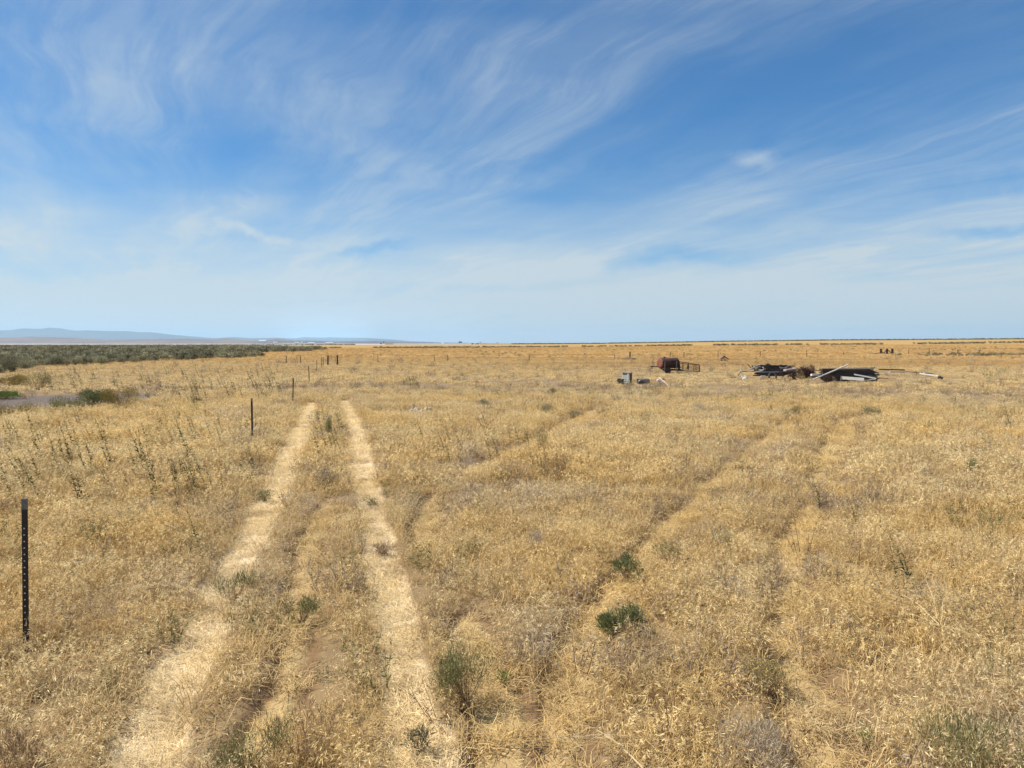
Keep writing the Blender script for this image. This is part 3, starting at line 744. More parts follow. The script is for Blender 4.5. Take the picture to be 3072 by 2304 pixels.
# ================================================================== WEEDS AND SHRUBS
def place(name, me, loc, label, cat, group=None, s=1., rz=None, tilt=(0, 0), sz=None):
    o = bpy.data.objects.new(name, me); COL.objects.link(o)
    o.location = (loc[0], loc[1], tz(loc[0], loc[1])); o.rotation_euler = (tilt[0], tilt[1], random.uniform(0, 6.28) if rz is None else rz)
    o.scale = (s, s, s if sz is None else sz); tag(o, label, cat, group); return o
def weeds():
    G = [M['weeddark'], M['weeddark']]; LW = [mk('leafy_weed', lettuce(800 + i, .80, -.36, 40, .011, .095, .03), G) for i in range(6)]
    LB = [mk('leafy_weed', lettuce(820 + i, .62, -.18, 20), [M['brownweed'], M['olive']]) for i in range(4)]
    def field(n, x0, x1, y0, y1, label, grp, s0, s1, kinds, seed, thr=.45, tilt=0):
        rr = random.Random(seed); c = 0; tries = 0
        while c < n and tries < n * 30:
            tries += 1; x = rr.uniform(x0, x1); y = rr.uniform(y0, y1); p = g22(x, y)
            X, Y = np.array([p.x]), np.array([p.y])
            if fbm(X, Y, .5, seed)[0] < thr or rut_mask(X, Y)[0] > .1 or dirt_mask(X, Y)[0] > .35: continue
            place('leafy_weed', kinds[rr.randrange(len(kinds))], p, label, 'weed', grp, rr.uniform(s0, s1), rr.gauss(0, .35), (0, tilt)); c += 1
    field(95, -30, 430, 930, 1110, 'tall dark green leafy weed leaning left among grass of the left field', 'tall leafy weeds in the left field', .45, 1.1, LW, 211, .44)
    field(60, 380, 560, 880, 1090, 'dark leafy weed between the left field and the second post', 'leafy weeds near the second post', .5, .8, LW + LB, 212, .46)
    field(100, 90, 620, 800, 880, 'small dark leafy weed beyond the bare dirt patch at left', 'leafy weeds beyond the dirt patch', .8, 1.25, LW, 213, .45)
    field(60, 790, 1160, 880, 1030, 'short brownish weed stalk right of the wheel ruts', 'brownish weeds right of the ruts', .45, .85, LB + LW[:2], 214, .47)
    field(12, 688, 742, 912, 1000, 'dark green weed growing in the strip between the ruts', 'green weeds between the ruts', .55, .95, LW, 215, .3)
    field(16, 1130, 1300, 955, 1045, 'tall thin brown weed stalk around the twiggy red-brown shrub', 'brown weeds around the twiggy shrub', .6, 1.0, LB, 216, .3)
    field(26, 1700, 2200, 1040, 1320, 'thin leafy weed stalk in the right hand grass', 'leafy weeds in the right hand grass', .35, .6, LB + LW[:2] + LB, 217, .5)
    for x, y, s, lab in [(2180, 922, 1.0, 'dark green leafy weed standing alone near the right edge'), (1772, 1100, .75, 'leafy weed on the right faint tyre track'), (1938, 1272, .7, 'left stalk of the pair of green weeds in right foreground grass'),
                         (1965, 1270, .75, 'right stalk of the pair of green weeds in right foreground grass'), (430, 1195, .7, 'green weed stalk left of the left rut in foreground grass'), (206, 1025, 1.1, 'tallest dark weed left of the dry grass patch')]:
        place('leafy_weed', LW[int(x) % 6], g22(x, y), lab, 'weed', None, s, 0)
    # shrubs one can point to: (2212-view base px, py), radius m, height m
    def shrub(x, y, r, h, leafm, label, seed, n=1500, leaf=.05, lw=.012, up=.55, wood='brownweed', name='green_shrub', cat='shrub', clumps=9):
        me = mk(name, bush_geo(seed, r, h, int(n * 1.5), leaf * .8, lw * .55, 50, up=up, clumps=clumps), [M[wood], M[leafm]])
        place(name, me, g22(x, y), label, cat)
    shrub(1345, 1368, .27, .21, 'green2', 'low dark green round shrub beside the middle tyre track', 301, 1900)
    shrub(1356, 1243, .19, .19, 'green2', 'small green bushy plant farther up the middle tyre track', 302, 900)
    shrub(1005, 1525, .30, .36, 'green', 'large loose olive green weed clump right of the right rut', 303, 1700, .045, .009, .8)
    shrub(1090, 1478, .07, .08, 'bright', 'tiny yellow-green plant beside the olive weed clump', 304, 120, .035, .009)
    shrub(650, 1340, .20, .22, 'green', 'grey-green weed clump between ruts in foreground', 305, 800, .045, .009, .8)
    shrub(708, 950, .20, .52, 'green', 'dark green upright weed clump between the ruts', 306, 900, .06, .013, .8)
    shrub(705, 1062, .26, .34, 'greyweed', 'grey weed clump between the ruts nearer than the green one', 307, 900, .05, .010, .8)
    shrub(1200, 1045, .36, .50, 'brownweed', 'twiggy red-brown shrub in the open grass right of the ruts', 308, 700, .09, .007, .9)
    shrub(1168, 982, .22, .55, 'green', 'thin dark weed clump behind the red-brown shrub', 309, 500, .07, .009, .9)
    shrub(1183, 893, .34, .34, 'sage', 'grey-green sagebrush tuft beside the pale stones', 310, 900, .06, .014)
    shrub(1240, 902, .30, .22, 'sage', 'low dark sagebrush tuft right of the pale stones', 311, 700, .06, .014)
    shrub(1193, 852, .35, .30, 'green2', 'small green plant in the middle distance before the grey cabinet', 312, 500, .07, .016)
    shrub(1728, 897, .30, .30, 'green', 'dark tuft at the far end of the middle tyre track', 313, 600, .07, .014)
    shrub(1883, 902, .45, .38, 'sage', 'grey-green bush at the far end of the right tyre track', 314, 900, .07, .016)
    shrub(1520, 892, .40, .36, 'greyweed', 'grey weed tuft left of the far end of the tyre tracks', 315, 700, .07, .012)
    shrub(2098, 1020, .14, .26, 'green2', 'small dark plant in open grass near the right edge', 316, 420, .05, .012, .8)
    shrub(1560, 1185, .20, .24, 'sage', 'grey-green weed clump between the two right tyre tracks', 317, 600, .05, .010, .8)
    shrub(1440, 1205, .20, .15, 'green', 'green weeds hugging the middle tyre track', 318, 400, .05, .010, .6)
    shrub(1665, 1500, .24, .24, 'green', 'loose grey-green weed clump in right foreground', 319, 600, .045, .008, .8)
    shrub(1155, 1195, .15, .24, 'greyweed', 'grey weed clump right of the right rut', 320, 500, .05, .009, .8)
    shrub(2130, 1690, .40, .32, 'green', 'dark green weeds at the lower right corner', 321, 1500, .06, .010, .8)
    shrub(1650, 1660, .35, .22, 'greyweed', 'dead grey weed clump at the bottom right of the middle', 322, 1200, .06, .009, .8)
    shrub(540, 1660, .30, .28, 'green', 'thin green weeds at the bottom between the ruts', 323, 900, .06, .009, .9)
    shrub(660, 1650, .30, .32, 'brownweed', 'dark branching weed at the bottom between the ruts', 324, 420, .06, .008, .9)
    shrub(20, 1690, .24, .24, 'brownweed', 'dark dead weed at the lower left corner', 325, 500, .06, .009, .8)
    shrub(1870, 1610, .06, .10, 'bright', 'tiny bright green sprout in right foreground', 326, 90, .035, .010)
    shrub(905, 1622, .10, .12, 'sage', 'small pale green plant in the right rut at the bottom', 327, 260, .05, .010)
    shrub(1050, 882, .3, .36, 'sage', 'grey shrub left of the sagebrush tufts in middle distance', 328, 700, .07, .014)
    shrub(830, 1197, .16, .10, 'brownweed', 'dark dry weeds lying across the right rut', 329, 420, .08, .008, .2)
    shrub(800, 1092, .14, .08, 'green', 'small green weed lying across the right rut farther up', 330, 240, .07, .010, .2)
    shrub(572, 1082, .20, .14, 'green', 'green weed hanging into the left rut', 331, 420, .07, .010, .3)
    shrub(505, 1290, .26, .22, 'green', 'green grass clump growing in the left rut', 332, 700, .08, .007, .8)
    # shrubs round the bare dirt patch
    shrub(200, 880, .85, .62, 'green2', 'dense dark green bush at the right end of the dirt patch', 333, 1700, .10, .045, .4)
    shrub(152, 893, .85, .55, 'green', 'olive-green weedy bush in front of the dense dark one', 334, 1500, .10, .026, .7)
    shrub(262, 880, 1.15, .75, 'olive', 'tall yellow-olive tumbleweed bush right of the dark green bush', 335, 2600, .09, .022, .7)
    shrub(12, 862, .95, .32, 'bright', 'bright green low plant at the left edge of the dirt patch', 336, 1200, .11, .045, .5)
    shrub(30, 836, 1.5, .62, 'olive', 'olive tumbleweed bush behind the dirt patch at left edge', 337, 2400, .11, .03, .6)
    shrub(82, 842, .9, .8, 'green', 'dark weed clump behind the middle of the dirt patch', 338, 900, .12, .03, .8)
    shrub(15, 905, 1.2, .45, 'olive', 'yellow-olive weeds in front of the dirt patch at left edge', 339, 1900, .09, .018, .8)
    # bleached tumbleweed skeletons
    def skeleton(x, y, r, label, seed, th=.007, flat=.35):
        rr = random.Random(seed); mbx = MB()
        def br(p, d, L, rad, lev):
            q = p; pts = [p]
            for i in range(3):
                d = (d + Vector((rr.gauss(0, .16), rr.gauss(0, .16), rr.gauss(0, .10)))).normalized(); q = q + d * L / 3; q.z = max(q.z, .05); pts.append(q.copy())
            mbx.tube(pts, [rad, rad * .85, rad * .7, rad * .5], 5, False)
            if lev:
                for _ in range(rr.choice((2, 3, 3))):
                    t = rr.uniform(.3, 1.); k = pts[min(3, int(t * 3) + 1)]
                    dd = (d + Vector((rr.gauss(0, .7), rr.gauss(0, .7), rr.gauss(0, .25)))).normalized(); br(k.copy(), dd, L * rr.uniform(.45, .75), rad * .6, lev - 1)
        for i in range(7):
            a = rr.uniform(0, 6.28); br(Vector((0, 0, .16)), Vector((math.cos(a), math.sin(a), flat * rr.uniform(.2, 1.2))), r * rr.uniform(.5, .9), th, 2)
        place('tumbleweed', mbx.mesh('tumbleweed', M['twig']), g22(x, y), label, 'tumbleweed')
    skeleton(2030, 1392, .62, 'large pale branching tumbleweed skeleton lying in right foreground', 401, .0042)
    skeleton(1940, 1330, .35, 'smaller pale tumbleweed skeleton behind the large one', 402, .003)
    skeleton(1300, 1640, .38, 'pale twigs at the bottom just right of the middle', 404, .0032)
    skeleton(480, 1120, .30, 'pale broken twigs in the grass left of the left rut', 405, .004)
    skeleton(430, 1190, .36, 'pale dry twigs in the grass left of the left rut, nearer', 406, .0035)
    # one pale bent stick
    mbx = MB(); pts = [gnd(1790, 2190, .22), gnd(1830, 2212, .20), gnd(1870, 2245, .16), gnd(1915, 2290, .14), gnd(1960, 2340, .12)]
    mbx.tube(pts, [.0035, .0045, .005, .005, .0055], 6); o = mbx.build('dry_stick', M['twig'], None, pts[0]); tag(o, 'long pale bent stick lying on the grass at the bottom', 'stick')
weeds()

# ================================================================== FENCE POSTS
def tpost_mesh(h, studs=True):
    mb = MB(); mb.bar((0, 0, -.3), (0, 0, h), .036, .006, (0, 1, 0)); mb.bar((0, .0205, -.3), (0, .0205, h - .001), .006, .034, (0, 1, 0))
    if studs:
        mb.slot = 1; z = .12
        while z < h - .12:
            mb.bar((0, -.0032, z), (0, -.0092, z + .004), .009, .012); z += .055
    return mb
def tpost(px, py, ptop, label, lean=0., near=False, w=1.):
    z = .16 if near else .2
    p = gnd(px, py, z); h = at(px, ptop, p.y).z
    t = empty('fence_post', (p.x, p.y, 0)); tag(t, label, 'fence post', 'steel fence posts of the left fence line')
    tpost_mesh(h - .09).build('shaft', [M['post'], M['stud']], t)
    m2 = MB(); m2.bar((0, 0, h - .0895), (0, 0, h), .0365, .0068, (0, 1, 0)); m2.bar((0, .021, h - .0895), (0, .021, h - .001), .0068, .034, (0, 1, 0)); m2.build('tip', M['tip'], t)
    t.rotation_euler = (0, lean, R(12)); t.scale = (w, w, 1)
tpost(76, 1900, 1497, 'tall black steel fence post with grey tip, nearest one at left', R(1.5), True, 1.25)
tpost(757, 1311, 1195, 'second black steel fence post of the line, left of the ruts', R(.2), True, 1.3)
tpost(878, 1197, 1134, 'third dark steel fence post, leaning slightly right above the ruts', R(2.5), True, 1.3)
tpost(928, 1141, 1097, 'fourth rusty steel fence post of the line', R(-1.5), False, 1.3)
tpost(950.5, 1112, 1080, 'fifth thin fence post just left of the paired posts', R(.5), False, 1.3)
tpost(965, 1099, 1072, 'left one of two close thin posts before the timber gate frame', R(-1), False, 1.4)
tpost(969.5, 1097, 1072, 'right one of two close thin posts before the timber gate frame', R(.5), False, 1.4)

def wpost(px, py, ptop, wpx, label, lean=0., mat='oldwood', grp=None, z=.15, name='wooden_post'):
    p = gnd(px, py, z); p.z = 0; tzv = tz(p.x, p.y); h = at(px, ptop, p.y).z - tzv; s = p.y / FPX; w = wpx * s
    mb = MB(); mb.tube([(0, 0, -.3), (0, 0, h * .5), (math.sin(lean) * h * .2, 0, h)], [w * .52, w * .5, w * .46], 9)
    o = mb.build(name, M[mat]); o.location = (p.x, p.y, tzv); o.rotation_euler = (0, lean, 0); tag(o, label, 'fence post', grp); return o
GL = 'old posts left of the timber gate'
wpost(858.6, 1087, 1068, 2.4, 'stout old wooden post, leftmost beside the far grass', R(1), grp=GL)
wpost(902.5, 1087, 1066, 2.4, 'stout old wooden post right of the leaning stakes', R(-.5), grp=GL)
wpost(888, 1087, 1073, 1.3, 'thin leaning stake, left of the two between stout posts', R(-14), grp=GL)
wpost(892, 1087, 1071, 1.3, 'thin leaning stake, right of the two between stout posts', R(-5), grp=GL)
GF = 'thin posts of the far fence'
for px, py, pt_, lab in [(1134, 1086, 1065, 'thin far fence post, first right of the timber gate frame'), (1303, 1084, 1065, 'left one of two close far fence posts mid field'), (1341.5, 1084, 1065, 'right one of two close far fence posts mid field'),
                         (1588, 1081, 1064, 'thin far fence post in the middle of the view'), (1844, 1076, 1063.5, 'short far fence post left of the thick rusty pipe'), (2010.5, 1072, 1056, 'thin far fence post rising just behind the tank'),
                         (2052, 1072, 1056, 'thin far fence post behind the rack of the tank trailer'), (2154, 1071, 1053, 'thin far fence post left of the small dark heap'), (2280, 1070, 1053.5, 'thin far fence post behind the left end of the debris heap'),
                         (2420, 1070, 1050, 'thin tall far fence post behind the lumber stack'), (2531, 1066, 1055, 'short far fence post left of the timber brace'), (2726, 1064, 1049, 'thin far fence post, first right of the timber brace'),
                         (2787, 1063, 1044, 'tall thin far fence post, second right of the timber brace'), (2872.5, 1062, 1049, 'left one of two close far fence posts at right'), (2876.5, 1070, 1048, 'right one of two close far fence posts at right'),
                         (2938, 1063, 1051, 'last thin far fence post near the right edge')]:
    wpost(px, py, pt_, 1.7, lab, random.gauss(0, .02), 'oldwood', GF)
wpost(1890, 1073, 1055.8, 4.0, 'thick rusty steel pipe post standing on a soil mound', 0, 'post', name='pipe_post')
p = gnd(1885, 1077, .1); mb = MB(); mb.blob((0, 0, 0), (1.1, .8, .26), 3, 22, 9, .35); o = mb.build('soil_mound', M['mound'], smooth=True); o.location = (p.x, p.y, tz(p.x, p.y)); tag(o, 'low brown mound of soil around the thick pipe post', 'mound')
# wires of the far fence
mb = MB()
wp = [gnd(px, py, .1) for px, py in ((2688, 1064), (2726, 1064), (2787, 1063.5), (2872, 1063), (2938, 1063), (3072, 1062), (3300, 1061))]
for hz in (.95, .62, .3):
    mb.tube([(q.x, q.y, tz(q.x, q.y) + hz) for q in wp], .009, 5)
o = mb.build('fence_wire', M['wire']); tag(o, 'thin wire strands running right from the timber brace', 'wire')
# timber gate frame at left
def gate():
    Y = gnd(997, 1091, .12).y; z0 = tz(gnd(997, 1091, .12).x, Y); b = at(997, 1091, Y); t = empty('gate_frame', (b.x, Y, z0)); s = Y / FPX
    tag(t, 'dark timber gate frame of two stout posts and a top rail', 'gate')
    def lo(px, py, dy=0): q = at(px, py, Y); return (q.x - b.x, dy, q.z - z0)
    for px, tp in ((983.5, 1066.5), (1012, 1065.5)):
        mb = MB(); a = lo(px, 1095); c = lo(px + .3, tp); mb.tube([(a[0], 0, -.3), ((a[0] + c[0]) / 2, 0, c[2] / 2), c], [2.45 * s, 2.4 * s, 2.3 * s], 9); mb.build('post', M['oldwood'], t)
    mb = MB(); mb.bar(lo(985, 1070.7), lo(1010, 1070.7), 1.2 * s, 1.3 * s); mb.build('rail', M['oldwood'], t)
    mb = MB(); mb.bar(lo(992, 1072, .05), lo(1000.5, 1084, .05), .9 * s, .9 * s); mb.build('brace', M['oldwood'], t)
    mb = MB(); mb.bar(lo(1006, 1072, .05), lo(1004.5, 1089, .05), .8 * s, .8 * s); mb.build('stay', M['oldwood'], t)
gate()
def brace():
    Y = 158.; s = Y / FPX; b = at(2660, 1063, Y); z0 = tz(b.x, Y)
    t = empty('timber_brace', (b.x, Y, z0)); tag(t, 'dark timber corner brace of three posts with crossed struts', 'fence brace')
    def lo(px, py, dy=0): q = at(px, py, Y); return (q.x - b.x, dy, q.z - z0)
    for px, tp, w in ((2642.5, 1046, 3.2), (2677, 1046, 3.6), (2661, 1045.5, 2.8)):
        mb = MB(); a = lo(px, 1064); c = lo(px, tp); mb.tube([(a[0], 0, -.4), c], [w * s, w * .9 * s], 9); mb.build('post', M['post'], t)
    for k, (a, c) in enumerate((((2648, 1062), (2660, 1048)), ((2673, 1060), (2663, 1050)), ((2645, 1055), (2652, 1062)))):
        mb = MB(); mb.bar(lo(*a, -.15), lo(*c, -.15), 1.7 * s, 1.7 * s); mb.build('strut', M['post'], t)
    p = at(2655, 1064, Y - 1); mb = MB(); mb.blob((0, 0, 0), (2.2, 1.0, .24), 9, 22, 8, .4); o = mb.build('weed_mound', M['mound'], smooth=True); o.location = (p.x, Y + .6, z0 - .03); tag(o, 'dark low mound of soil and weeds under the timber brace', 'mound')
brace()

# ================================================================== TANK TRAILER
def tank():
    Y = 62.5; s = Y / FPX; b = at(2020, 1116, Y); t = empty('tank_trailer', (b.x, Y, 0)); tag(t, 'rusty cylindrical tank on an old trailer with sloping rack', 'trailer')
    def lo(px, py, dy=0): q = at(px, py, Y + dy); return Vector((q.x - b.x, dy, q.z))
    # tank: axis slightly turned, near end at left
    c0 = lo(1981, 1089.3, -.15); c1 = lo(2029.5, 1089.3, .55); ax = (c1 - c0).normalized(); r = 15.6 * s
    mb = MB(); pts = [c0 - ax * .10, c0 - ax * .085, c0 - ax * .05, c0, c0 + ax * .02, c0 + (c1 - c0) * .48, c0 + (c1 - c0) * .5, c0 + (c1 - c0) * .52, c1 - ax * .02, c1, c1 + ax * .06, c1 + ax * .10]
    mb.tube(pts, [r * .55, r * .75, r * .93, r, r * 1.015, r, r * 1.015, r, r * 1.015, r, r * .85, r * .45], 36)
    for f, (zz) in zip(mb.f, range(len(mb.f))): pass
    o = mb.build('tank', [M['rust']], t, smooth=True)
    es = o.modifiers.new('edge', 'EDGE_SPLIT'); es.split_angle = R(40)
    mb = MB(); mb.tube([c0 - ax * .112, c0 - ax * .104, c0 - ax * .056], [r * .5, r * .76, r * .95], 36); mb.build('end_cap', M['rust_red'], t, smooth=False)
    mb = MB(); q = lo(1994, 1074, .0); mb.tube([q + Vector((0, .1, -.06)), q + Vector((0, .1, .09))], [.09, .09], 12); mb.tube([q + Vector((0, .1, .09)), q + Vector((0, .1, .12))], [.12, .11], 12); mb.build('filler_cap', M['rust'], t)
    q = lo(2021, 1075, .3); mb = MB(); mb.tube([q + Vector((.12 * math.cos(a * .35), .12 * math.sin(a * .35) + .1, .02)) for a in range(19)], .022, 6); mb.build('hatch_ring', M['rust'], t)
    # frame and rack
    def part(name, a, c, w, mat='rust_rail', h=None):
        w *= 1.35; m = MB(); m.bar(a, c, w * s, (h or w) * s); return m.build(name, M[mat], t)
    for dy, dr in ((-.62, 0), (.95, -3)):
        part('upright', lo(1994, 1115, dy), lo(1995, 1084, dy), 1.7, 'tin' if dr == 0 else 'rust_rail'); part('upright', lo(2029, 1112, dy), lo(2030.3, 1083.5, dy), 1.9, 'tin' if dr == 0 else 'rust_rail')
        part('rail', lo(2031.5, 1084, dy), lo(2099.5, 1094.3, dy), 1.35); part('rail', lo(1996, 1085.2, dy), lo(2096, 1095.6, dy), 1.1)
        for px, w, py1 in ((2049, 1.2, 1112), (2065.5, 1.6, 1110), (2082, 1.1, 1112), (2088, .9, 1112), (2098.8, 1.7, 1116)):
            k = (px - 2031.5) / 68.; part('upright', lo(px - .5, py1, dy), lo(px, 1085.6 + 10.3 * k, dy), w)
        part('bed_rail', lo(1988, 1109.5, dy), lo(2098, 1114.5, dy), 1.6)
    m = MB()
    for k in range(20):
        px = 2034 + k * 3.25; kk = (px - 2031.5) / 68.; m.bar(lo(px, 1113.5, -.6), lo(px, 1086.5 + 9.8 * kk, -.6), .55 * s, .55 * s)
    for py in (1098.5, 1102, 1105.5, 1109): m.bar(lo(2033, py - 2.5, -.6), lo(2098, py + 2, -.6), .55 * s, .55 * s)
    m.build('wire_panel', M['rust_rail'], t)
    m = MB(); m.bar(lo(2062.3, 1107, -.62), lo(2064, 1093, -.62), 3.0 * s, .6 * s); m.build('side_board', M['rust_rail'], t)
    part('cross_rail', lo(2099.3, 1094.6, -.6), lo(2099.3, 1094.6, .93), 1.2)
    part('cross_rail', lo(2031, 1084.4, -.6), lo(2031, 1084.4, .93), 1.2)
    # hitch at left
    part('drawbar', lo(1953.5, 1100, 0), lo(1979, 1100.2, 0), 2.0); part('drawbar', lo(1976, 1101, 0), lo(1993, 1113, -.55), 1.5); part('drawbar', lo(1976, 1101.5, .1), lo(1993, 1109, .9), 1.3)
    m = MB(); m.bar(lo(1953.2, 1097, 0), lo(1953.2, 1107.5, 0), 1.6 * s, 1.6 * s); m.bar(lo(1957.4, 1098, .1), lo(1957.4, 1106.5, .1), 1.3 * s, 1.3 * s); m.bar(lo(1952.5, 1099, .02), lo(1958.5, 1099, .08), 2.8 * s, 2.2 * s); m.build('hitch', M['rust_rail'], t)
    m = MB(); m.tube([lo(1956.3, 1098), lo(1956.2, 1092), lo(1956.8, 1085), lo(1958.6, 1081), lo(1960.5, 1077), lo(1961.3, 1074.3)], .017, 6); m.build('lever', M['rust_rail'], t)
    part('jack', lo(1961.6, 1098, .05), lo(1961.8, 1086, .05), 1.1)
    # axle parts, wheel hubs and tyres under the tank
    for px, dy in ((2003, -.5), (2003, .85)):
        c = lo(px, 1111, dy); m = MB()
        m.tube([c + Vector((0, -.08, 0)), c + Vector((0, -.07, 0)), c + Vector((0, .07, 0)), c + Vector((0, .08, 0))], [.22, .27, .27, .22], 20); w = m.build('wheel', M['rubber'], t)
        m = MB(); m.tube([c + Vector((0, -.10, 0)), c + Vector((0, -.081, 0))], [.10, .14], 14); h = m.build('hub', M['rust'], w)
    part('axle', lo(2003, 1111, -.42), lo(2003, 1111, .77), 1.8)
    part('chassis', lo(1990, 1107.5, .0), lo(2032, 1109, .25), 2.4); part('chassis', lo(1990, 1107, .5), lo(2032, 1108.5, .7), 2.4)
    m = MB(); c = lo(2037, 1101, .1); m.bar(c + Vector((0, 0, -.36)), c + Vector((0, 0, .2)), .12, .14); m.bar(c + Vector((-.14, 0, 0)), c + Vector((.16, 0, -.02)), .1, .1); m.tube([c + Vector((.05, -.05, .06)), c + Vector((.05, -.05, .26))], .05, 8); m.bar(c + Vector((-.1, 0, -.2)), c + Vector((.2, .05, -.24)), .12, .12); m.build('pump', M['rust_rail'], t)
tank()

# ================================================================== CABINET GROUP
def boards(name, p0, p1, w, h, mat, label, cat, grp=None, jit=.01, up=(0, 0, 1), bev=.004):
    p0 = Vector(p0); p1 = Vector(p1)
    mb = MB(); mb.bar(p0, p1, w, h, up, jit); o = mb.build(name, M[mat], None, (p0 + p1) / 2)
    # board texture runs with the board: rotate mesh space is not needed, length lies close to X
    tag(o, label, cat, grp); return o
def cabinet():
    Y = 45.; s = Y / FPX; b = at(1878, 1150, Y); t = empty('cabinet', (b.x, Y, 0)); tag(t, 'old white enamel cabinet with open shelf slots and dark side', 'cabinet')
    t.rotation_euler = (0, R(1.5), R(-36))
    w, d, h = 27 * s, 12 * s, 35 * s; E = []
    x0, x1 = -w / 2, w / 2
    def bx(name, c0, c1, mat):
        m = MB(); ym = (c0[1] + c1[1]) / 2; zm = (c0[2] + c1[2]) / 2
        m.bar((c0[0], ym, zm), (c1[0], ym, zm), abs(c1[1] - c0[1]), abs(c1[2] - c0[2])); return m.build(name, M[mat], t, bevel=.006)
    bx('back_panel', (x0, d - .02, .02), (x1, d, h - .03), 'enamel')
    bx('side_panel', (x0, 0, .0), (x0 + .03, d - .021, h - .03), 'enamel'); bx('side_panel', (x1 - .03, 0, 0), (x1, d - .021, h - .03), 'rust')
    bx('top', (x0 - .02, -.02, h - .029), (x1 + .02, d + .02, h + .01), 'tin'); bx('top_panel', (x0 + .031, .0, h * .82), (x1 - .031, .03, h - .031), 'tin')
    for k, z in enumerate((.06, .25, .44, .62)):
        bx('shelf', (x0 + .031, .01, h * z), (x1 - .031, d - .022, h * z + .035), 'enamel'); bx('drawer_front', (x0 + .032, -.005, h * z + .036), (x1 - .032, .012, h * (z + .135)), 'enamel')
    # white slab leaning on its right front corner
    m = MB(); a = at(1883.5, 1149, Y - .25); c = at(1884.3, 1121.5, Y - .1); m.bar(a, c, 5.2 * s, 1.6 * s, (0, 1, 0)); o = m.build('white_slab', M['whitewood'], None, a, bevel=.005); tag(o, 'narrow white slab leaning upright against the cabinet front', 'slab')
    # dark grey box in front at left
    q = at(1862, 1146, Y - .6); t2 = empty('dark_box', (q.x, Y - .6, 0)); tag(t2, 'dark grey weathered box in front of the white cabinet', 'box'); t2.rotation_euler = (0, R(3), R(8))
    m = MB(); m.bar((-9 * s, .12, 10 * s), (9 * s, .12, 10 * s), 11 * s, 17 * s, jit=.01); m.build('body', M['darkwood'], t2, bevel=.006)
    m = MB(); m.bar((-9.4 * s, .12, 18.9 * s), (9.4 * s, .12, 18.6 * s), 12 * s, .8 * s); m.build('lid', M['greywood'], t2)
    boards('short_board', at(1856, 1143, Y - .85), at(1868, 1137.5, Y - .8), .03, .05, 'greywood', 'short grey board leaning on the dark box front', 'board')
    boards('short_board', at(1848, 1143, Y - .7), at(1858, 1141.5, Y - .9), .05, .04, 'oldwood', 'short brown board at the left foot of the dark box', 'board')
    # crushed drum
    Y2 = 45.5; s = Y2 / FPX; a = at(1914, 1143.5, Y2 - .1); c = at(1946, 1143, Y2 + .1); ax = (c - a).normalized(); t3 = empty('crushed_drum', (a.x, Y2, 0)); tag(t3, 'dented ribbed metal drum lying on its side', 'drum')
    m = MB(); n = 15; pts = [a + (c - a) * (i / n) for i in range(n + 1)]; m.tube(pts, [(7.4 + .45 * (i % 2)) * s for i in range(n + 1)], 18, False); m.build('shell', M['tin'], t3, loc=t3.location)
    m = MB(); m.tube([c - ax * .03, c + ax * .012, c + ax * .013, c - ax * .02], [7.9 * s, 8.3 * s, 7.0 * s, 6.2 * s], 18, False); m.build('rim', M['greywood'], t3, loc=t3.location)
    m = MB(); m.tube([c - ax * .06, c - ax * .055], [7.2 * s, 7.2 * s], 18); m.build('bottom', M['darkwood'], t3, loc=t3.location)
    boards('white_scrap', at(1912, 1146, Y2 - .5), at(1920, 1141, Y2 - .4), .05, .06, 'whitewood', 'white scrap piece at the left end of the drum', 'scrap')
    boards('white_scrap', at(1918, 1138.5, Y2 - .35), at(1929, 1138, Y2 - .35), .02, .05, 'whitewood', 'white scrap lying along the top of the drum', 'scrap')
    # pile of pinkish broken boards and the long pale pole
    rr = random.Random(5); lab = ['lowest', 'left leaning', 'middle', 'right tilted', 'topmost']
    for k, (x0, y0, x1, y1) in enumerate(((1968, 1145, 1984, 1142), (1968, 1146, 1977, 1137), (1971, 1143, 1982, 1139), (1974, 1147, 1984, 1141), (1970, 1141, 1980, 1135.5))):
        boards('broken_board', at(x0, y0, Y2 - .2 + .12 * k), at(x1, y1, Y2 - .1 + .14 * k), .09, .045, 'pinkboard', '%s pinkish broken board in the small pile by the pole' % lab[k], 'board', 'broken boards in the small pile')
    boards('dark_board', at(1975, 1143, Y2 + .4), at(1992, 1136, Y2 + .5), .1, .05, 'darkwood', 'dark board under the pale pole in the small pile', 'board')
    boards('grey_board', at(1984, 1136, Y2 + .5), at(1996, 1139, Y2 + .7), .12, .03, 'greywood', 'grey board tilted behind the pale pole', 'board')
    boards('pale_pole', at(1977.5, 1132.5, Y2 + .3), at(2008, 1159, Y2 - 1.6), .045, .045, 'palewood', 'thin pale pole sloping out of the small pile into the grass', 'pole')
cabinet()

